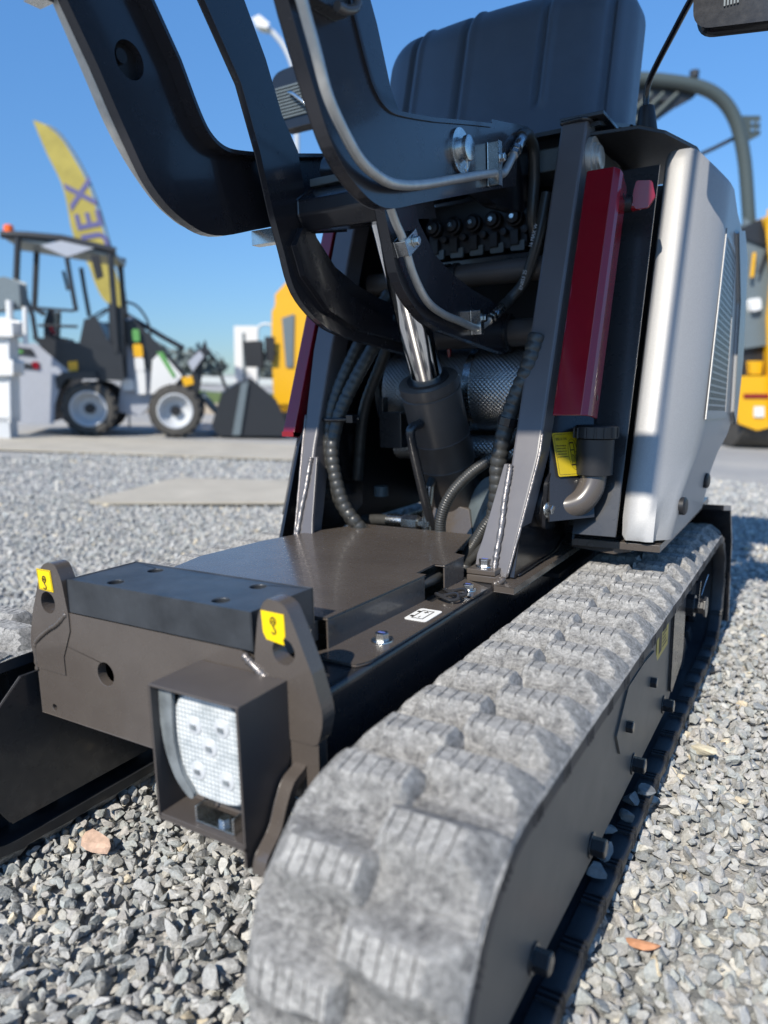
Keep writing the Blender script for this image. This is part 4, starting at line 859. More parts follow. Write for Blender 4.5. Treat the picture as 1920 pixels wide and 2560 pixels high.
# hose fittings at tube ends
def fitting(p, d, parent=MC, r=0.0125):
    f = MB(); f.lathe(p, d, [(0, r), (0.016, r)], 6); q = Vector(p)+Vector(d).normalized()*0.017; f.lathe(q, d, [(0, r*0.8), (0.004, r*0.8), (0.004, r*1.1), (0.018, r*1.1)], 6)
    q2 = q+Vector(d).normalized()*0.019; f.lathe(q2, d, [(0, r*0.85), (0.003, r*1.0), (0.048, r*1.0), (0.052, r*0.8)], 18)
    return f.out('hose_fitting', 'zinc', parent, smooth=True)
fitting((0.222, 0.945, 1.385), (-0.04, 0.75, 0.62)); fitting((0.156, 0.955, 1.022), (0.02, 0.85, 0.38))
ho = MB(); ho.tube([(0.214, 1.015, 1.443), (0.212, 1.06, 1.462), (0.21, 1.11, 1.445), (0.205, 1.135, 1.38), (0.20, 1.14, 1.28), (0.20, 1.20, 1.20)], 0.0145, 14, 8); ho.out('hydraulic_hose', 'hose', MC, smooth=True)
ho = MB(); ho.tube([(0.157, 1.04, 1.060), (0.165, 1.08, 1.085), (0.20, 1.09, 1.13), (0.235, 1.08, 1.22), (0.25, 1.10, 1.33)], 0.0135, 14, 8); HO = ho.out('hydraulic_hose', 'hose', MC, smooth=True)
text('hose_print', 'EN853 2S', 'rim', HO, frame_m((0.198, 1.073, 1.102), (0.28, -0.05, 0.95), (-0.9, -0.30, 0.25)), 0.012)
text('hose_print', '16 MAX W', 'rim', HO, frame_m((0.226, 1.064, 1.20), (0.22, 0.12, 0.97), (-0.9, -0.30, 0.25)), 0.012)
# clamp blocks with bolts
def clamp(y, z, x0, ang, parent=MC, w=0.016, up_=0.052, dn=0.020):
    c, s = math.cos(ang), math.sin(ang)
    def T(a, b_): return (y+a*c-b_*s, z+a*s+b_*c)
    q = [T(-w/2, -dn), T(w/2, -dn), T(w/2, up_), T(-w/2, up_)]
    b_ = MB(); b_.prism(q, 'x', x0, x0+0.026); o = b_.out('tube_clamp_block', 'zinc', parent, bevel=0.0012)
    bb = MB(); p = T(0, up_*0.5); bb.lathe((x0+0.0262, p[0], p[1]), (1, 0, 0), [(0, 0.0125), (0.002, 0.0125)], 20); bb.lathe((x0+0.0283, p[0], p[1]), (1, 0, 0), [(0, 0.009), (0.008, 0.009), (0.009, 0.0078)], 6); bb.out('clamp_bolt', 'zinc', o, bevel=0.0005); return o
clamp(0.838, 1.320, 0.209, 0.05, w=0.018, up_=0.066, dn=0.022)
clamp(0.905, 1.004, 0.138, 0.15, w=0.016, up_=0.040, dn=0.016)
clamp(0.556, 1.140, 0.138, -0.99, w=0.030, up_=0.036, dn=0.016)
cq = MB(); cq.box(-0.205, -0.139, 0.52, 0.545, 1.175, 1.205); cq.out('tube_clamp_block', 'zinc', MC, bevel=0.001)
cq = MB(); cq.box(-0.245, -0.209, 0.052, 0.082, 1.478, 1.51); cq.out('tube_clamp_block', 'zinc', MC, bevel=0.001)
# bracket with rolled rod on the right J arm (top)
bt = MB(); bt.prism(rounded([(0.165, 1.405), (0.26, 1.412), (0.245, 1.455), (0.10, 1.70), (-0.02, 1.70)], 0.01), 'x', 0.2085, 0.232); bt.out('hose_guard', 'paint_dark', MC, bevel=0.002)
rd = MB(); rd.tube([(0.238, 0.17, 1.60), (0.240, 0.255, 1.455), (0.240, 0.262, 1.428), (0.240, 0.235, 1.412), (0.240, 0.21, 1.408)], 0.007, 10, 6); rd.out('retainer_rod', 'paint', MC, smooth=True)
# raised bucket at the end of the arms: out of the frame, its shape guessed to shade the tower
bu = MB()
bu.box(-0.52, 0.50, -0.86, 0.30, 2.285, 2.300); bu.box(-0.52, 0.50, 0.285, 0.30, 2.3005, 2.75); bu.box(-0.52, 0.50, -0.55, 0.30, 2.7505, 2.765)
for xx in (-0.532, 0.5005): bu.prism([(-0.86, 2.285), (0.30, 2.285), (0.30, 2.765), (-0.55, 2.765)], 'x', xx, xx+0.0115)
BU = bu.out('raised_bucket', 'paint_dark', MC)
cr = MB(); cr.box(-0.56, 0.574, -0.885, -0.70, 2.262, 2.2845); cr.box(0.561, 0.574, -0.6995, 0.40, 2.262, 2.2845); cr.out('shade_frame', 'paint_dark', BU)  # unseen bars added to cast the shadow streak on the silver panel
for sx in (1, -1):
    ex = MB(); ex.prism([(-0.16, 1.92), (-0.02, 1.98), (-0.10, 2.28), (-0.26, 2.28)], 'x', 0.183*sx, 0.207*sx); ex.out('arm_head', 'arm', MC)
cn = MB(); cn.box(-0.50, 0.50, 0.3005, 0.45, 2.30, 2.33); cn.box(-0.62, 0.625, 0.4505, 0.90, 2.30, 2.33); cn.box(-0.66, 0.84, 0.55, 1.52, 2.66, 2.69); cn.box(-0.60, 0.60, 0.87, 0.8995, 2.3305, 2.6595)
CN = cn.out('shade_deck', 'paint_dark', BU, bevel=0.01)  # unseen plates added to shade the back pad and the ground behind


# ---- dark back pad / hood above the tower
def hood():
    hx, hy, hz, r = 0.385, 0.13, 0.2175, 0.105; cx, cz = -0.015, 1.7325
    V = []; Fc = []; idx = {}
    def key(p): return tuple(round(c, 5) for c in p)
    def face(axis, sgn, nu, nv):
        g_ = []
        for i in range(nu+1):
            row = []
            for j in range(nv+1):
                u = -1+2*i/nu; v = -1+2*j/nv
                p = {'x': (sgn*hx, u*hy, v*hz), 'y': (u*hx, sgn*hy, v*hz), 'z': (u*hx, v*hy, sgn*hz)}[axis]
                k = key(p)
                if k not in idx: idx[k] = len(V); V.append(p)
                row.append(idx[k])
            g_.append(row)
        for i in range(nu):
            for j in range(nv):
                q = (g_[i][j], g_[i+1][j], g_[i+1][j+1], g_[i][j+1])
                Fc.append(q)
    NX, NY, NZ = 140, 30, 40
    face('y', -1, NX, NZ); face('y', 1, NX, NZ); face('x', 1, NY, NZ); face('x', -1, NY, NZ); face('z', 1, NX, NY); face('z', -1, NX, NY)
    out = []
    for p in V:
        p = Vector(p); q = Vector((max(-hx+r, min(hx-r, p.x)), max(-hy+r, min(hy-r, p.y)), max(-hz+0.01, min(hz-r, p.z))))
        d = p-q; q = q+d.normalized()*(r if p.z > -hz+0.02 else max(d.length, 0.001)*0+r) if d.length > 1e-6 else p
        n = (q-Vector((q.x, max(-hy+r, min(hy-r, q.y)), max(-hz, min(hz-r, q.z))))); n = n.normalized() if n.length > 1e-6 else Vector((0, 0, 0))
        gdep = 0
        for gx, zlo in ((-0.262, -9), (-0.087, -9), (0.148, -0.11), (0.318, -9)):
            f = 1 if q.z > zlo else math.exp(-((q.z-zlo)/0.02)**2)
            xx = q.x-(gx-cx)
            gdep += f*(-0.015*math.exp(-(xx/0.009)**4) + 0.007*math.exp(-((xx-0.024)/0.009)**2) )
        if q.y < hy*0.6: q = q+n*gdep
        zz = q.z+cz; yy = q.y + 1.26 + hy + 0.32*(zz-1.48) + 0.055*(q.x/hx)**2 - 0.03
        out.append((q.x+cx, yy, zz))
    o = build('back_pad', out, Fc, 'hood', MC, smooth=True)
    import bmesh as _bm
    b2 = _bm.new(); b2.from_mesh(o.data); _bm.ops.recalc_face_normals(b2, faces=b2.faces); b2.to_mesh(o.data); b2.free()
    return o
HD = hood(); HD['label'] = 'slate blue moulded plastic pad with vertical grooves'

# ---- right side: plates, key, filler, silver panel, mirror
dk = MB(); dk.prism([(1.16, 1.37), (1.46, 1.42), (1.36, 0.50), (0.95, 0.50)], 'x', 0.375, 0.380); dk.out('tower_side_plate', 'blackgloss', MC)
V = []
dk = MB(); dk.hexa([(0.385, fy(0.52, 0.20), 0.52), (0.485, fy(0.52, 0.20), 0.52), (0.485, fy(0.52, 0.206), 0.52), (0.385, fy(0.52, 0.206), 0.52), (0.385, fy(1.38, 0.14), 1.38), (0.495, fy(1.38, 0.14), 1.38), (0.495, fy(1.38, 0.146), 1.38), (0.385, fy(1.38, 0.146), 1.38)])
dk.out('shroud_plate', 'paint_dark', MC, bevel=0.001)
hb = MB(); hb.box(0.355, 0.545, 1.32, 1.75, 0.52, 1.36); hb.out('engine_block_cover', 'black', MC)
tpb = MB(); tpb.prism([(0.30, 1.12), (0.455, 1.145), (0.50, 1.22), (0.545, 1.40), (0.545, 1.70), (0.30, 1.70)], 'z', 1.452, 1.460); tpb.out('top_bracket_plate', 'black', MC, bevel=0.001)
ky = MB(); ky.lathe((0.385, 1.10, 1.279), (1, 0.05, 0), [(0, 0.020), (0.072, 0.020), (0.074, 0.016)], 20); KY = ky.out('battery_switch', 'black', MC, smooth=True)
text('switch_print', 'DC 48V', 'greyp', KY, frame_m((0.405, 1.081, 1.285), (1, 0, 0), (0, 0, 1)), 0.007)
kk = MB(); kk.prism(rounded([(0.462, 1.300), (0.468, 1.322), (0.500, 1.318), (0.508, 1.282), (0.494, 1.262), (0.468, 1.262), (0.462, 1.275)], 0.004), 'y', 1.085, 1.094); kk.lathe((0.458, 1.10, 1.273), (1, -0.15, -0.1), [(0, 0.014), (0.018, 0.011)], 14); kk.out('red_switch_key', 'red', KY, bevel=0.0012)
# diesel filler: flange, elbow, neck, cap
el = MB(); el.tube([(0.335, 0.88, 0.592), (0.375, 0.885, 0.588), (0.408, 0.90, 0.600), (0.426, 0.915, 0.630), (0.430, 0.925, 0.662)], 0.030, 28, 8); EL = el.out('filler_elbow', 'paint', MC, smooth=True)
nk = MB(); nk.lathe((0.430, 0.925, 0.660), (0.02, 0.02, 1), [(0, 0.030), (0.002, 0.041), (0.082, 0.042), (0.083, 0.038)], 40); nk.out('filler_neck', 'black', EL, smooth=True)
cpn = MB(); n = 28; prof = []; cpn.lathe((0.432, 0.927, 0.744), (0.02, 0.02, 1), [(0, 0.046), (0.001, 0.048), (0.026, 0.048), (0.029, 0.044)], 48)
for k in range(14):
    a = 2*PI*k/14; cpn.tube([(0.432+0.0485*math.cos(a), 0.927+0.0485*math.sin(a), 0.746), (0.4323+0.0485*math.cos(a), 0.9275+0.0485*math.sin(a), 0.769)], 0.0032, 6, 0)
cpn.out('filler_cap', 'black', EL, smooth=True)
flg = MB(); flg.lathe((0.327, 0.875, 0.592), (1, 0.0, 0), [(0, 0.052), (0.016, 0.052), (0.016, 0.036), (0.024, 0.036)], 32); flg.prism(rounded([(0.82, 0.545), (0.885, 0.535), (0.935, 0.65), (0.87, 0.68), (0.83, 0.65)], 0.012), 'x', 0.344, 0.352); flg.out('filler_flange', 'blackgloss', EL, smooth=True)
flange_bolt((0.352, 0.835, 0.588), (1, -0.2, 0), 0.0095, 0.012, EL, mark=False); 
# diesel tank sticker, on the side plate facing right and a little forward
sdir = Vector((0.62, 0.785, -0.0)).normalized(); sup = Vector((-0.12, 0.33, 0.94)).normalized()
sp0 = Vector((0.368, 0.862, 0.660))
snr = sdir.cross(sup).normalized()
bd = MB(); a = sp0 - sdir*0.01 - sup*0.12 + Vector((0, 0, 0))
bd.hexa([sp0-sdir*0.02-sup*0.10+snr*-0.006, sp0+sdir*0.10-sup*0.10+snr*-0.006, sp0+sdir*0.10-sup*0.10+snr*-0.012, sp0-sdir*0.02-sup*0.10+snr*-0.012,
         sp0-sdir*0.02+sup*0.16+snr*-0.006, sp0+sdir*0.10+sup*0.16+snr*-0.006, sp0+sdir*0.10+sup*0.16+snr*-0.012, sp0-sdir*0.02+sup*0.16+snr*-0.012]); bd.out('tank_shroud', 'paint_dark', MC)
SW, SH = 0.068, 0.102
Mx = frame_m(sp0, sdir, sup)
def onst(mb_pts): return mb_pts
def flat(name, pts2, mat, parent, d, th=0.0003):
    V = [Mx @ Vector((x, y, d)) for x, y in pts2] + [Mx @ Vector((x, y, d+th)) for x, y in pts2]; n = len(pts2)
    return build(name, V, [tuple(reversed(range(n))), tuple(range(n, 2*n))]+[(i, (i+1) % n, n+(i+1) % n, n+i) for i in range(n)], mat, parent)
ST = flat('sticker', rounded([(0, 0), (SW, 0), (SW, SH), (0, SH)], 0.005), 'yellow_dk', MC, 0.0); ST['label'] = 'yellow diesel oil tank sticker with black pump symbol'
def line(mb, x0, y0, x1, y1, t=0.0009, d=0.0005):
    v = Vector((x1-x0, y1-y0)); v.normalize(); n = Vector((-v.y, v.x))*t/2
    q = [(x0-n.x, y0-n.y), (x1-n.x, y1-n.y), (x1+n.x, y1+n.y), (x0+n.x, y0+n.y)]
    mb.add([Mx @ Vector((a, b_, d)) for a, b_ in q], [(0, 1, 2, 3)])
si = MB(); e = 0.004
pts = rounded([(e, e), (SW-e, e), (SW-e, SH-e), (e, SH-e)], 0.004)
for i in range(len(pts)): line(si, *pts[i], *pts[(i+1) % len(pts)])
ec = [(0.049+0.0135*math.cos(t), 0.050+0.036*math.sin(t)) for t in [2*PI*i/36 for i in range(36)]]
for i in range(36): line(si, *ec[i], *ec[(i+1) % 36], d=0.0006)
for q in ((.0425, .026, .0425, .078, .0016), (.0525, .026, .0525, .078, .0016), (.0425, .077, .0525, .077, .0035), (.0425, .060, .0525, .060, .0028), (.040, .0255, .055, .0255, .003), (.0525, .056, .0565, .056, .001), (.0565, .056, .0565, .034, .001), (.0565, .034, .0585, .031, .001), (.0585, .031, .060, .036, .001), (.060, .036, .0595, .066, .001), (.0595, .066, .0555, .077, .001), (.046, .032, .046, .050, .0014), (.046, .050, .0495, .046, .0014), (.0495, .046, .0495, .036, .0014), (.0495, .036, .046, .032, .0014)):
    line(si, *q[:4], t=q[4], d=0.0007)
si.out('pump_symbol', 'ink', ST)
text('sticker_text', 'DIESEL OIL TANK', 'ink', ST, Mx @ Matrix.Translation((0.007, 0.084, 0.0006)), 0.0085, 0.0001, xs=0.46)
text('sticker_text', 'Please select high-qua-\nlity diesel reasonably\naccording to the tem-\nperature, local policy\nand diesel classification', 'ink', ST, Mx @ Matrix.Translation((0.006, 0.070, 0.0006)), 0.0052, 0.0001, xs=0.58)
bpz = MB(); bpz.box(0.371, 0.574, 0.962, 1.75, 0.483, 0.500); bpz.prism([(0.36, 1.0), (0.47, 0.965), (0.50, 1.0), (0.50, 1.2), (0.36, 1.2)], 'z', 0.470, 0.4825); bpz.out('engine_base_plate', 'paint', MC, bevel=0.001)
# silver side panel: horizontal sections, lofted upward, leaning like the posts
def silver():
    zs = [0.508, 0.520, 0.56, 0.61, 0.66, 0.70, 0.76, 0.92, 1.10, 1.25, 1.33, 1.38, 1.41, 1.430, 1.436]
    def itp(z, tab):
        for (a, b_), (c, d) in zip(tab[:-1], tab[1:]):
            if z <= c: return b_+(d-b_)*max(0, (z-a))/(c-a)
        return tab[-1][1]
    XM = [(0.508, 0.590), (0.56, 0.598), (0.62, 0.604), (0.70, 0.620), (0.76, 0.628), (1.5, 0.628)]
    YR = [(0.508, 1.50), (0.60, 1.52), (0.66, 1.60), (0.70, 1.73), (0.76, 1.83), (0.92, 1.885), (1.10, 1.88), (1.25, 1.85), (1.33, 1.78), (1.38, 1.60), (1.436, 1.50)]
    secs = []
    for z in zs:
        k = 0.010 if z in (zs[0], zs[-1]) else (0.003 if z in (zs[1], zs[-2]) else 0)
        xm = itp(z, XM); sq = min(1, max(0, (0.70-z)/0.10)); yr = itp(z, YR); s_ = []
        for (x, dy) in [(0.488+k, 0.07), (0.488+k, 0.014+k), (0.493+k, 0.004+k), (0.503, k), (0.530, k), (0.545, 0.003+k), (0.560, 0.016+k), ((xm-0.030), 0.062+k), ((xm-0.012), 0.095+k), (xm-0.004, 0.116+k), (xm, 0.140+k), (xm, 0.175)]:
            dy2 = dy*(1-0.55*sq) if dy > 0.01 else dy
            dr = max(0, x-0.555)*1.0*max(0, (z-1.20)/0.236); zz = z-dr
            s_.append((x, 0.955+0.385*(zz-0.54)+dy2, zz))
        for f in (0.5, 0.97, 1.0):
            dr = (xm-0.555)*1.0*max(0, (z-1.20)/0.236); zz = z-dr; y0 = s_[11][1]
            s_.append((xm - (0.012 if f == 1.0 else 0), y0+(max(yr, y0+.05)-y0)*f, zz))
        secs.append(s_)
    V = [p for q in secs for p in q]; n = len(secs[0]); Fc = []
    for i in range(len(secs)-1):
        for j in range(n-1): Fc.append((i*n+j, i*n+j+1, (i+1)*n+j+1, (i+1)*n+j))
    Fc.append(tuple((len(secs)-1)*n+j for j in range(n))); Fc.append(tuple(reversed(range(n))))
    o = build('side_panel', V, Fc, 'silver', MC, smooth=True, auto=True)
    return o
SP = silver(); SP['label'] = 'silver metallic side panel'
# grille: dark backing with a stamped metal mesh standing proud of it
def on_side(y, z): return 0.6095
gr = MB(); gq = [(1.185, 0.793), (1.555, 0.777), (1.598, 1.208), (1.385, 1.226)]
def gq_pt(u, v):
    a = Vector(gq[0]).lerp(Vector(gq[1]), u); b_ = Vector(gq[3]).lerp(Vector(gq[2]), u); p = a.lerp(b_, v); return p
gb = MB(); gb.prism(gq, 'x', 0.6284, 0.6288); GB = gb.out('grille_backing', 'black', SP)
nr, nc = 27, 14
for i in range(nr+1):
    v = i/nr; p = gq_pt(0, v); q = gq_pt(1, v); gr.add([(0.6293, p.x, p.y-.0026), (0.6293, q.x, q.y-.0026), (0.6293, q.x, q.y+.0026), (0.6293, p.x, p.y+.0026)], [(0, 1, 2, 3)])
for j in range(nc+1):
    p = gq_pt(j/nc, 0); q = gq_pt(j/nc, 1); gr.add([(0.6291, p.x-.0034, p.y), (0.6291, p.x+.0034, p.y), (0.6291, q.x+.0034, q.y), (0.6291, q.x-.0034, q.y)], [(0, 1, 2, 3)])
gr.out('grille_mesh', 'silver', SP)
rr = MB(); rr.prism([(1.56, 1.262), (1.70, 1.09), (1.69, 0.77), (1.76, 0.735), (1.86, 0.93), (1.82, 1.22), (1.70, 1.285)], 'x', 0.6283, 0.640); rr.out('panel_rib', 'silver', SP, bevel=0.005, seg=3)
fr_ = MB(); q_ = [(1.165, 0.775), (1.575, 0.758), (1.620, 1.222), (1.372, 1.246)]; fr_.prism(q_, 'x', 0.6282, 0.6306, [gq]); fr_.out('grille_rim', 'silver', SP, bevel=0.0008)
for (y, z) in ((1.050, 0.580), (1.42, 0.595)):
    kb = MB(); kb.lathe((0.600, y, z), (1, -0.1, 0), [(0, 0.021), (0.010, 0.021), (0.013, 0.017), (0.013, 0.006)], 28); kb.out('panel_knob', 'black', SP, smooth=True)
sl = MB(); sl.prism([(0.965, 0.52), (1.40, 0.52), (1.70, 1.35), (1.30, 1.35)], 'x', -0.497, -0.44); sl.out('side_panel', 'silver', MC, bevel=0.02, seg=4)
# rear mud plate
md = MB(); md.prism([(1.60, 0.50), (1.80, 0.47), (1.90, 0.34), (1.93, 0.05), (1.915, 0.05), (1.88, 0.33), (1.79, 0.455), (1.60, 0.485)], 'x', 0.36, 0.635); md.out('rear_mudguard', 'blackgloss', MC)
# mirror on a stalk
mb_ = MB(); mb_.lathe((0.440, 1.30, 1.468), (-0.02, 0, 1), [(0, 0.027), (0.02, 0.027), (0.075, 0.019), (0.080, 0.017)], 24); mb_.out('stalk_boot', 'black', MC, smooth=True)
mb_ = MB(); mb_.tube([(0.438, 1.30, 1.53), (0.436, 1.30, 1.575), (0.452, 1.28, 1.612), (0.515, 1.20, 1.665), (0.580, 1.10, 1.70), (0.66, 0.98, 1.72)], 0.0075, 12, 8); mb_.out('mirror_stalk', 'blackgloss', MC, smooth=True)
mr = MB(); mr.prism(rounded([(0.603, 1.583), (0.84, 1.553), (0.86, 1.85), (0.60, 1.83)], 0.025, 6), 'y', 0.985, 1.035); MR = mr.out('mirror_housing', 'blackgloss', MC, bevel=0.012, seg=4)
mr = MB()
for i in range(5): mr.box(0.648+i*0.006, 0.651+i*0.006, 0.9815, 0.9845, 1.60, 1.66)
mr.out('housing_ribs', 'greyp', MR)
# left mirror seen between the arms, its ribbed back towards us
lm = MB(); lm.prism(rounded([(-0.985, 1.84), (-0.60, 1.84), (-0.60, 2.04), (-0.985, 2.02)], 0.05, 6), 'y', 1.60, 1.66); LM = lm.out('mirror_housing', 'blackgloss', MC, bevel=0.012, seg=3)
lr = MB()
for i in range(10): lr.box(-0.97, -0.61, 1.592, 1.599, 1.865+i*0.0115, 1.870+i*0.0115)
LR = lr.out('housing_ribs', 'greyp', LM)
hd_ = MB(); hd_.tube([(-0.90, 1.585, 1.945), (-0.87, 1.57, 1.93), (-0.82, 1.57, 1.89), (-0.78, 1.585, 1.86)], 0.006, 10, 6); hd_.out('chrome_handle', 'chrome', LM, smooth=True)
ls = MB(); ls.tube([(-0.30, 1.50, 1.50), (-0.45, 1.60, 1.72), (-0.62, 1.66, 1.90)], 0.010, 10, 6); ls.out('mirror_stalk', 'blackgloss', MC, smooth=True)

# =================================================================== background, each thing upright on the sloping yard
ROT = Matrix((ER, EF, NG)).transposed().to_4x4()
def bg_root(name, label, cat, depth, px, group=None, yaw=0.0):
    """Empty on the yard; children are laid out in metres: x right, y away, z up."""
    # depth = metres ahead of the camera, px = metres to the right of its axis
    base = CAM - NG*0.871
    p = base + EF*depth + ER*px
    o = root(name, label, cat, (0, 0, 0), group)
    mm = Matrix.Translation(p) @ ROT @ Matrix.Rotation(yaw, 4, 'Z'); o.matrix_world = mm
    return o
def plane_conv(o, y=0.0):
    """outline given as seen from the camera -> metres in the object's own upright plane"""
    mi = o.matrix_world.inverted(); c = mi @ CAM
    def f(pts):
        out = []
        for (px, py) in pts:
            d = mi.to_3x3() @ (R_*((px-960)/1831.6) + U_*((1280-py)/1831.6) + F_); t = (y-c.y)/d.y; p = c+d*t; out.append((p.x, p.z))
        return out
    return f
# ---- articulated wheel loader (silver and black), side on
LD = bg_root('wheel_loader', 'silver and black articulated wheel loader with canopy and orange beacon', 'wheel loader', 9.85, -3.35, yaw=math.radians(12))
s = 0.00536
q2 = plane_conv(LD, 0.0)
def pl(root_, name, pts, mat, y0, y1, bevel=0.01, conv=None, rad=0.0):
    b_ = MB(); p = (conv or q2)(pts); b_.prism(rounded(p, rad) if rad else p, 'y', y0, y1); return b_.out(name, mat, root_, bevel=bevel)
def rod(root_, name, pts, r, mat, y, conv=None, seg=10, k=0):
    b_ = MB(); b_.tube([(x, y if not hasattr(y, '__len__') else y[i], z) for i, (x, z) in enumerate((conv or q2)(pts))], r, seg, k); return b_.out(name, mat, root_, smooth=True)
for (wx, wz, nm) in ((222, 1032, 'near'), (438, 1022, 'near')):
    for y in (-0.02, 1.05):
        X, Z = q2([(wx, 1028)])[0][0], 0.355; R = 0.36
        tw = MB(); tw.lathe((X, y, Z), (0, 1, 0), [(0.02, R*0.60), (0, R*0.66), (0.0, R*0.86), (0.03, R*0.94), (0.24, R*0.94), (0.27, R*0.86), (0.27, R*0.6), (0.13, R*0.58)], 40, caps=False)
        T = tw.out('wheel', 'tyre', LD, smooth=True)
        tl = MB()
        for k in range(18):
            for sd_ in (0, 1):
                a = 2*PI*(k+0.5*sd_)/18; da = 0.10
                f = lambda a, r, yy: (X+r*math.cos(a), y+yy, Z+r*math.sin(a))
                ya, yb = (0.005, 0.145) if sd_ == 0 else (0.265, 0.125); d2 = 0.22
                tl.hexa([f(a, R*.90, ya), f(a+da, R*.90, ya), f(a+da+d2, R*.93, yb), f(a+d2, R*.93, yb), f(a, R*.975, ya), f(a+da, R*.975, ya), f(a+da+d2, R*1.0, yb), f(a+d2, R*1.0, yb)])
        tl.out('tread_bar', 'tyre', T)['kind'] = 'stuff'
        rm = MB(); rm.lathe((X, y, Z), (0, 1, 0), [(0.005, R*0.64), (0.0, R*0.66), (-0.012, R*0.64), (-0.010, R*0.60), (0.03, R*0.56), (0.12, R*0.40), (0.14, R*0.18), (0.14, R*0.01)], 40, caps=False); rm.out('rim', 'rim', T, smooth=True)
        hb = MB(); hb.lathe((X, y+0.05, Z), (0, 1, 0), [(0, R*0.17), (0.09, R*0.19)], 20); hb.out('hub', 'wheel_dark', T, smooth=True)
pl(LD, 'rear_body', [(28, 935), (168, 935), (146, 965), (132, 1010), (130, 1056), (28, 1056)], 'silver_far', 0.02, 1.25, 0.02)
pl(LD, 'engine_cover', [(36, 862), (86, 862), (172, 933), (36, 933)], 'silver_far', 0.05, 1.2, 0.02)
pl(LD, 'side_vent', [(38, 868), (76, 872), (86, 890), (38, 884)], 'darkmach', 0.03, 0.06, 0.005); pl(LD, 'side_vent', [(38, 905), (84, 912), (88, 922), (40, 918)], 'darkmach', 0.03, 0.06, 0.005)
pl(LD, 'vent_accent', [(78, 905), (94, 905), (96, 922), (84, 922)], 'red', 0.025, 0.05, 0.003); pl(LD, 'vent_accent', [(38, 880), (50, 874), (58, 880), (38, 886)], 'green', 0.025, 0.05, 0.002)
pl(LD, 'cab_floor', [(85, 846), (215, 862), (240, 872), (300, 895), (305, 946), (245, 948), (235, 930), (175, 930), (130, 895)], 'darkmach', 0.08, 1.15, 0.02)
pl(LD, 'rear_mudguard', [(140, 945), (160, 932), (235, 930), (243, 946), (165, 945), (146, 972)], 'darkmach', -0.02, 0.3, 0.01)
pl(LD, 'reflector', [(168, 905), (190, 903), (192, 926), (170, 928)], 'yellow', 0.05, 0.078, 0.004)
pl(LD, 'seat', [(95, 800), (105, 770), (115, 770), (112, 840), (150, 846), (150, 856), (95, 856)], 'darkmach', 0.4, 0.8, 0.02)
pl(LD, 'fender_panel', [(210, 800), (235, 795), (262, 850), (300, 890), (300, 900), (220, 890), (198, 860)], 'darkmach', 0.10, 1.05, 0.02)
pl(LD, 'red_lever', [(108, 812), (116, 812), (124, 832), (112, 832)], 'red', 0.38, 0.42, 0.003)
for y in (0.12, 1.08):
    rod(LD, 'canopy_post', [(38, 590), (32, 755), (62, 768)], 0.040, 'darkmach', y)
    rod(LD, 'canopy_post', [(162, 640), (172, 700), (186, 776)], 0.030, 'darkmach', y)
    rod(LD, 'canopy_post', [(272, 630), (282, 760), (290, 880)], 0.038, 'darkmach', y)
    rod(LD, 'canopy_rail', [(-5, 582), (60, 584), (150, 592), (286, 624)], 0.048, 'darkmach', y)
rod(LD, 'diagonal_brace', [(40, 700), (75, 785), (85, 850)], 0.03, 'darkmach', 0.12)
rf = MB(); (_a, _b, _c, _d) = q2([(0, 592), (286, 640), (286, 626), (0, 580)]); rf.hexa([(_a[0], .12, _a[1]), (_b[0], .12, _b[1]), (_b[0], 1.08, _b[1]), (_a[0], 1.08, _a[1]), (_d[0], .12, _d[1]), (_c[0], .12, _c[1]), (_c[0], 1.08, _c[1]), (_d[0], 1.08, _d[1])]); rf.out('canopy_roof', 'greyp', LD, bevel=0.02)
pl(LD, 'roof_mesh', [(100, 612), (150, 600), (230, 618), (165, 640)], 'silver_far', 0.06, 0.08, 0.003)
_p = q2([(14, 584)])[0]; bc = MB(); bc.lathe((_p[0], 0.15, _p[1]), (0, 0, 1), [(0, 0.075), (0.015, 0.075), (0.02, 0.062), (0.12, 0.058), (0.135, 0.03)], 20); bc.out('beacon', 'orange', LD, smooth=True)
rod(LD, 'guard_rail', [(85, 768), (180, 775)], 0.018, 'darkmach', 0.12); rod(LD, 'guard_rail', [(90, 812), (190, 815)], 0.018, 'darkmach', 0.12)
pl(LD, 'mirror', [(228, 640), (246, 640), (256, 690), (242, 696)], 'black', 0.0, 0.04, 0.01); pl(LD, 'mirror', [(134, 665), (140, 665), (152, 712), (146, 714)], 'black', 0.5, 0.53, 0.005)
_p = q2([(225, 782)])[0]; st_ = MB(); st_.tube([(_p[0]+0.14*math.cos(t), 0.55+0.16*math.sin(t), _p[1]+0.10*math.cos(t)) for t in [2*PI*i/18 for i in range(19)]], 0.014, 8, 0); st_.out('steering_wheel', 'black', LD, smooth=True)
rod(LD, 'steering_column', [(198, 830), (222, 790)], 0.04, 'darkmach', 0.55)
pl(LD, 'articulation_frame', [(292, 800), (320, 790), (350, 900), (372, 1010), (340, 1040), (290, 1030), (300, 930)], 'silver_far', 0.35, 0.85, 0.02)
pl(LD, 'mast_plate', [(270, 760), (300, 770), (306, 940), (276, 945)], 'darkmach', 0.15, 0.35, 0.02)
rod(LD, 'tilt_cylinder', [(296, 775), (400, 838), (455, 868)], 0.035, 'darkmach', 0.5)
pl(LD, 'lift_arm', [(300, 800), (330, 800), (450, 925), (475, 980), (455, 990), (380, 940), (310, 850)], 'darkmach', 0.30, 0.42, 0.02)
pl(LD, 'arm_side_panel', [(378, 900), (398, 880), (450, 940), (425, 968), (372, 985)], 'white', 0.26, 0.295, 0.01)
pl(LD, 'arm_stripe', [(388, 880), (402, 878), (436, 940), (430, 945)], 'green', 0.25, 0.258, 0.002)
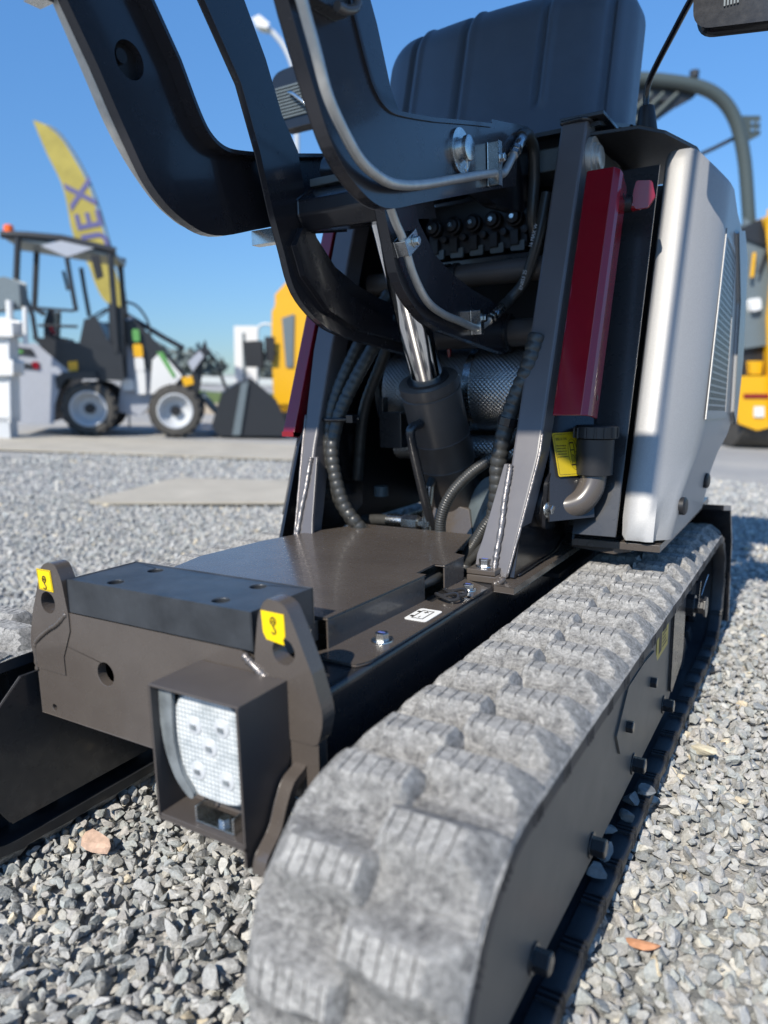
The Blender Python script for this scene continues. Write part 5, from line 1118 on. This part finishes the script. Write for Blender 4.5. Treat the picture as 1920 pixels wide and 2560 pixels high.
for (a, b_, c, d, m_) in ((326, 822, 340, 850, 'green'), (328, 860, 348, 890, 'yellow'), (332, 895, 352, 925, 'white'), (334, 930, 356, 985, 'white'), (300, 950, 326, 975, 'white')):
    pl(LD, 'decal_plate', [(a, b_), (c, b_), (c+3, d), (a+3, d)], m_, 0.24, 0.26, 0.01, rad=0.02)
pl(LD, 'marker_lamp', [(455, 945), (478, 942), (482, 958), (462, 964)], 'yellow', 0.02, 0.12, 0.01)
pl(LD, 'quick_coupler', [(486, 880), (505, 870), (510, 858), (516, 880), (502, 905), (490, 985), (476, 975), (480, 930)], 'darkmach', 0.3, 0.75, 0.02)
pl(LD, 'coupler_cylinder', [(470, 905), (498, 878), (506, 890), (480, 925)], 'silver_far', 0.2, 0.3, 0.01)
rod(LD, 'coupler_hose', [(506, 862), (540, 905), (560, 960), (575, 985)], 0.022, 'darkmach', 0.5, k=5)
rod(LD, 'lower_arm_link', [(500, 985), (540, 1030), (570, 1050)], 0.05, 'greyp', 0.4, k=4)
BKT = pl(LD, 'bucket', [(556, 985), (590, 962), (628, 948), (690, 1000), (730, 1090), (548, 1090), (530, 1066)], 'darkmach', 0.1, 1.5, 0.01)
pl(LD, 'bucket_rib', [(604, 960), (620, 955), (600, 1088), (582, 1088)], 'greyp', 0.06, 0.10, 0.005)
rod(LD, 'hydraulic_hose', [(300, 745), (335, 760), (362, 800), (370, 850)], 0.016, 'darkmach', 0.4, k=5)

# ---- yellow excavator seen beyond the left post
EX_ = bg_root('excavator', 'yellow excavator with black work lamp partly hidden by the left post', 'excavator', 12.2, -1.90)
qe = plane_conv(EX_)
pl(EX_, 'body', [(695, 740), (700, 1070), (760, 1070), (780, 700), (740, 690)], 'yellow', 0.0, 2.0, 0.05, qe)
pl(EX_, 'cab', [(696, 768), (710, 756), (790, 745), (790, 1010), (698, 1010)], 'yellow', -0.1, 1.6, 0.05, qe)
pl(EX_, 'engine_cover', [(694, 785), (702, 772), (770, 745), (790, 1020), (700, 1020), (693, 900)], 'yellow', -0.3, 1.4, 0.05, qe)
pl(EX_, 'side_vent', [(712, 800), (741, 790), (738, 918), (722, 918)], 'greyp', -0.33, -0.31, 0.004, qe)
rod(EX_, 'exhaust_bend', [(738, 740), (742, 700), (752, 690)], 0.06, 'yellow', -0.2, qe, k=4)
pl(EX_, 'work_lamp', [(625, 862), (662, 860), (665, 915), (632, 914)], 'black', -0.5, -0.3, 0.03, qe); pl(EX_, 'work_lamp', [(676, 850), (692, 850), (690, 900), (678, 900)], 'black', -0.4, -0.2, 0.03, qe)
rod(EX_, 'lamp_bracket', [(660, 888), (700, 885)], 0.02, 'black', -0.35, qe)
rod(EX_, 'handrail', [(650, 868), (650, 822), (672, 812), (690, 820)], 0.018, 'white', -0.2, qe, k=4)
pl(EX_, 'undercarriage', [(690, 1015), (800, 1015), (800, 1074), (676, 1076), (668, 1050)], 'darkmach', -0.3, 0.4, 0.04, qe)
pl(EX_, 'step', [(668, 1060), (708, 1055), (708, 1068), (672, 1074)], 'yellow', -0.6, -0.35, 0.01, qe)

# ---- yellow road machine with grey roll bar at the right edge
RM = bg_root('road_machine', 'yellow road machine with blue-grey roll-over frame at the right edge', 'road machine', 11.9, 5.95)
qr = plane_conv(RM)
rod(RM, 'roll_bar', [(1560, 197), (1640, 200), (1740, 215), (1800, 245), (1838, 300), (1858, 380), (1868, 480), (1876, 640), (1878, 870)], 0.098, 'rollbar', 0.0, qr, 14, 6)
for y, dx in ((0.9, -60),):
    rod(RM, 'roll_bar', [(1500+dx, 240), (1600+dx, 245), (1640+dx, 248)], 0.08, 'greyp', y, qr, 12, 4)
_a, _b = qr([(1440, 228), (1690, 232)]); rfm = MB()
rfm.box(_a[0], _b[0], 0.0, 1.0, _a[1]-0.10, _a[1]); rfm.out('canopy_roof', 'darkmach', RM, bevel=0.03)
for x in (1560, 1590, 1625): rod(RM, 'roof_slat', [(x+70, 232), (x-30, 330)], 0.035, 'rollbar', 0.02, qr)
pl(RM, 'canopy_underside', [(1500, 212), (1752, 220), (1738, 238), (1690, 264), (1612, 318), (1575, 342), (1500, 380)], 'darkmach', 0.05, 0.12, 0.01, qr)
pl(RM, 'bracket_plate', [(1850, 285), (1908, 285), (1908, 330), (1880, 345), (1862, 350)], 'rollbar', 0.1, 0.16, 0.01, qr)
for (x, y) in ((1888, 302), (1903, 302), (1888, 320), (1903, 320)):
    _p = qr([(x, y)])[0]; b_ = MB(); b_.lathe((_p[0], 0.1, _p[1]), (0, -1, 0), [(0, 0.028), (0.02, 0.028)], 12); b_.out('bolt', 'zinc', RM)
rod(RM, 'strut', [(1745, 385), (1800, 360), (1850, 335)], 0.030, 'darkmach', 0.2, qr)
_p = qr([(1733, 212)])[0]; b_ = MB(); b_.lathe((_p[0], 0.0, _p[1]), (0, 0, 1), [(0, 0.03), (0.10, 0.03), (0.10, 0.07), (0.19, 0.07)], 12); b_.out('beacon_mount', 'darkmach', RM)
pl(RM, 'console', [(1848, 560), (1905, 600), (1908, 790), (1900, 860), (1848, 868)], 'greyp', -0.2, 0.5, 0.03, qr)
pl(RM, 'console_top', [(1836, 580), (1880, 560), (1900, 620), (1845, 600)], 'darkmach', -0.25, 0.3, 0.02, qr)
rod(RM, 'yellow_lever', [(1862, 640), (1856, 700)], 0.028, 'yellow', -0.3, qr); rod(RM, 'black_lever', [(1895, 620), (1872, 690)], 0.018, 'black', -0.3, qr)
pl(RM, 'headlight', [(1855, 755), (1875, 752), (1877, 776), (1857, 780)], 'white', -0.3, -0.2, 0.02, qr, 0.03)
pl(RM, 'rear_hood', [(1898, 545), (1990, 530), (1990, 1040), (1905, 1040), (1898, 800), (1908, 700), (1896, 600)], 'yellow', -0.35, 1.2, 0.06, qr)
pl(RM, 'white_band', [(1903, 820), (1990, 820), (1990, 850), (1905, 850)], 'white', -0.02, 0.0, 0.004, qr)
pl(RM, 'chassis_box', [(1826, 948), (1990, 948), (1990, 1050), (1900, 1058), (1870, 1065), (1830, 1050)], 'yellow', -0.3, 0.9, 0.05, qr)
pl(RM, 'red_band', [(1836, 984), (1902, 984), (1902, 994), (1836, 994)], 'red', -0.32, -0.305, 0.002, qr)
pl(RM, 'number_plate', [(1861, 1015), (1884, 1015), (1884, 1040), (1861, 1040)], 'white', -0.33, -0.305, 0.003, qr)
pl(RM, 'engine_gear', [(1840, 868), (1990, 868), (1990, 948), (1835, 948)], 'darkmach', -0.1, 0.8, 0.03, qr); pl(RM, 'yellow_bracket', [(1860, 905), (1890, 905), (1886, 935), (1862, 935)], 'yellow', -0.2, -0.11, 0.01, qr)
for x in (1872,):
    b_ = MB(); R = 0.52; b_.lathe((qr([(x, 1100)])[0][0]-0.25, 0.25, R), (1, 0, 0), [(0, R*0.8), (0.03, R), (0.9, R), (0.93, R*0.8)], 40); b_.out('drum_wheel', 'tyre', RM, smooth=True)

# ---- feather flag
FG = bg_root('feather_flag', 'yellow feather flag with dark blue letters behind the wheel loader', 'flag', 11.6, -4.25)
sf = 0.0063; qf = plane_conv(FG)
outl = [(82, 300), (112, 312), (150, 342), (185, 395), (220, 460), (248, 545), (278, 640), (312, 765), (300, 772), (262, 752), (238, 710), (222, 665), (196, 620), (178, 570), (165, 500), (150, 450), (120, 390), (98, 340)]
fo = sp2(qf(outl), 4); b_ = MB(); b_.prism(fo, 'y', 0.0, 0.008); FL = b_.out('flag_cloth', simple('translucent_flag_cloth', (0.33, 0.275, 0.06), 0.8, var=0.2, nscale=3, bmp=0.3, bscale=6), FG)
def flet(ch, px, py, ang, size):
    x, z = qf([(px, py)])[0]; a = math.radians(ang)
    mm = Matrix(((math.cos(a), -math.sin(a), 0, x), (0, 0, -1, -0.006), (math.sin(a), math.cos(a), 0, z), (0, 0, 0, 1)))
    t_ = text('lettering', ch, 'navy', FL, mm, size, 0.002, 'CENTER', 1.0, 0.010); return t_
flet('X', 232, 478, 105, 0.56); flet('E', 252, 546, 103, 0.54); flet('U', 270, 606, 102, 0.54)
rod(FG, 'flag_pole', [(86, 302), (150, 335), (225, 460), (282, 640), (315, 770), (322, 1072)], 0.016, 'greyp', 0.03, qf, k=5)

# ---- white pipe frame at the far left, totem sign, street lamp
WF = bg_root('pipe_frame', 'white pipe frame standing at the left edge before the loader', 'pipe frame', 8.8, -4.42)
qw = plane_conv(WF)
pl(WF, 'column', [(-40, 800), (12, 800), (20, 1050), (-40, 1050)], 'white', 0, 0.25, 0.03, qw); pl(WF, 'bracket', [(-40, 798), (34, 805), (36, 838), (-40, 836)], 'white', -0.08, 0.2, 0.02, qw); pl(WF, 'bracket', [(-40, 902), (36, 904), (36, 934), (-40, 934)], 'white', -0.08, 0.2, 0.02, qw)
rod(WF, 'upright_pipe', [(18, 750), (20, 800)], 0.04, 'white', 0.05, qw); rod(WF, 'upright_pipe', [(52, 765), (54, 860)], 0.03, 'white', 0.1, qw); rod(WF, 'upright_pipe', [(22, 840), (26, 1045)], 0.02, 'rim', 0.0, qw)
pl(WF, 'foot', [(-30, 1045), (20, 1045), (24, 1100), (-30, 1100)], 'rim', 0.0, 0.2, 0.01, qw)
pl(WF, 'dark_hood', [(-40, 700), (0, 695), (30, 705), (34, 760), (-40, 770)], 'greyp', 0.1, 0.3, 0.03, qw)
TT = bg_root('totem_sign', 'tall white sign board standing left of the yellow excavator', 'sign', 15.0, -3.2)
qt = plane_conv(TT)
pl(TT, 'board', [(586, 816), (640, 816), (642, 1048), (590, 1048)], 'white', 0, 0.25, 0.01, qt); pl(TT, 'dark_band', [(606, 832), (612, 832), (616, 1046), (610, 1046)], 'greyp', -0.02, 0.0, 0.002, qt)
LP = bg_root('street_lamp', 'tall grey street lamp with curved arm behind the lift arms', 'street lamp', 26.0, -3.08)
qs = plane_conv(LP)
rod(LP, 'pole', [(742, 1014), (742, 300), (738, 190), (715, 125), (690, 90), (668, 70)], 0.085, 'rim', 0, qs, k=5)
pl(LP, 'lamp_head', [(636, 55), (650, 48), (672, 66), (668, 74), (650, 70)], 'white', -0.2, 0.2, 0.04, qs)

# ---- far edge of the yard: soil bank, grass, trees, sheds, guard rail
def far_pt(d, x, h=0.0): return CAM - NG*0.871 + EF*d + ER*x + NG*h
def strip(name, d0, d1, x0, x1, mat, lift, seed, n=60):
    V = []; Fc = []
    for i in range(n+1):
        x = x0+(x1-x0)*i/n
        for k, d in enumerate(np.linspace(d0, d1, 6)):
            h = lift*math.sin(PI*k/5)*(0.6+0.8*abs(noise.noise(Vector((x*0.35, seed, 0))))) - 0.02
            p = far_pt(d + noise.noise(Vector((x*0.5, k, seed)))*0.6, x, h); p.z += 0.0; V.append(p)
    for i in range(n):
        for k in range(5): Fc.append((i*6+k, i*6+k+1, (i+1)*6+k+1, (i+1)*6+k))
    o = build(name, V, Fc, mat, smooth=True); return o
sl_ = strip('soil_bank', 16, 20, -14, -2.6, 'tan', 0.22, 1); sl_['kind'] = 'structure'
gr_ = strip('grass_verge', 20, 30, -30, 30, 'grass', 0.4, 2, 120); gr_['kind'] = 'stuff'
def slab(x0, x1, d0, d1, label_):
    V = []; n = 24
    ring = rounded([(x0, d0), (x1, d0+0.1), (x1-0.1, d1), (x0+0.4, d1-0.05)], 0.15, 5)
    P = [];
    for (x, d) in ring:
        p = far_pt(d + noise.noise(Vector((x*2, d, 0)))*0.06, x); P.append((p.x, p.y, gz(p.x, p.y)+0.004))
    m_ = len(P); V = P+[(a, b_, c+0.015) for a, b_, c in P]
    o = build('concrete_patch', V, [tuple(range(m_, 2*m_))]+[(i, (i+1) % m_, m_+(i+1) % m_, m_+i) for i in range(m_)], 'concrete'); o['kind'] = 'structure'
slab(-2.15, 1.2, 5.2, 6.3, ''); slab(-7.5, 1.0, 7.6, 9.4, '')
# far trees: trunk plus a crown of leaf-sized faces
def tree(d, x, h, w, label, seed):
    rg = random.Random(seed); o = root('tree', label, 'tree', (0, 0, 0), 'trees along the far edge of the yard')
    o.matrix_world = Matrix.Translation(far_pt(d, x)) @ ROT
    t = MB(); t.tube([(0, 0, 0), (0.1, 0, h*0.3), (0, 0, h*0.6)], 0.22, 7, 3, rf=lambda L, f: 0.25*(1-0.7*f)); t.out('trunk', 'tyre', o)
    V = []; Fc = []
    cl = [(rg.uniform(-.5, .5)*w, rg.uniform(-.5, .5)*w, h*rg.uniform(0.25, 0.85), rg.uniform(.18, .34)*w) for _ in range(12)]
    for i in range(700):
        c = rg.choice(cl); v = Vector((rg.gauss(0, 1), rg.gauss(0, 1), rg.gauss(0, 1))).normalized()*c[3]*rg.uniform(.6, 1.05)
        p = Vector(c[:3])+v; a = Vector((rg.gauss(0, 1), rg.gauss(0, 1), rg.gauss(0, 1))).normalized()*0.35; b_ = a.cross(Vector((rg.gauss(0, 1), rg.gauss(0, 1), 1))).normalized()*0.3
        k = len(V); V += [p-a, p+b_, p+a, p-b_]; Fc.append((k, k+1, k+2, k+3))
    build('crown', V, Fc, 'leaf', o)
for i in range(16):
    x = -34+i*4.4+random.uniform(-1, 1)
    lab = ('far tree ' + ['left of', 'right of'][i > 7] + ' the machine, ' + ['low and rounded', 'slightly taller', 'broad and dull green', 'narrow with ragged top'][i % 4])
    tree(62+random.uniform(-5, 5), x*1.3, random.uniform(1.8, 3.4), random.uniform(3, 5), 'hazy far tree low on the horizon beyond the yard', i) if abs(x) < 30 else None
def shed(d, x, w, h, dp, mat, label):
    o = bg_root('shed', label, 'shed', d, x); b_ = MB(); b_.box(-w/2, w/2, 0, dp, 0, h); b_.out('wall', mat, o, bevel=0.02)
    r_ = MB(); r_.prism([(-w/2-.2, h+.004), (w/2+.2, h+.004), (0, h+0.5)], 'y', -0.2, dp+0.2); r_.out('roof', 'greyp', o)
    for k in range(3):
        q = MB(); q.box(-w/2+w*(k+.5)/3.2, -w/2+w*(k+.5)/3.2+0.7, -0.03, -0.002, h*.35, h*.75); q.out('window', 'darkmach', o)
GR = bg_root('guard_rail', 'pale metal guard rail beyond the grass behind the loader', 'guard rail', 24.0, -5.0)
b_ = MB(); b_.prism([(0, 0.55), (0.05, 0.60), (0, 0.66), (0.05, 0.72), (0, 0.78), (-0.01, 0.78), (-0.01, 0.55)], 'x', -12, 12); b_.out('rail', 'rim', GR)
for k in range(13):
    p = MB(); p.box(-12+k*2-0.04, -12+k*2+0.04, 0.055, 0.12, -0.1, 0.75); p.out('post', 'rim', GR)
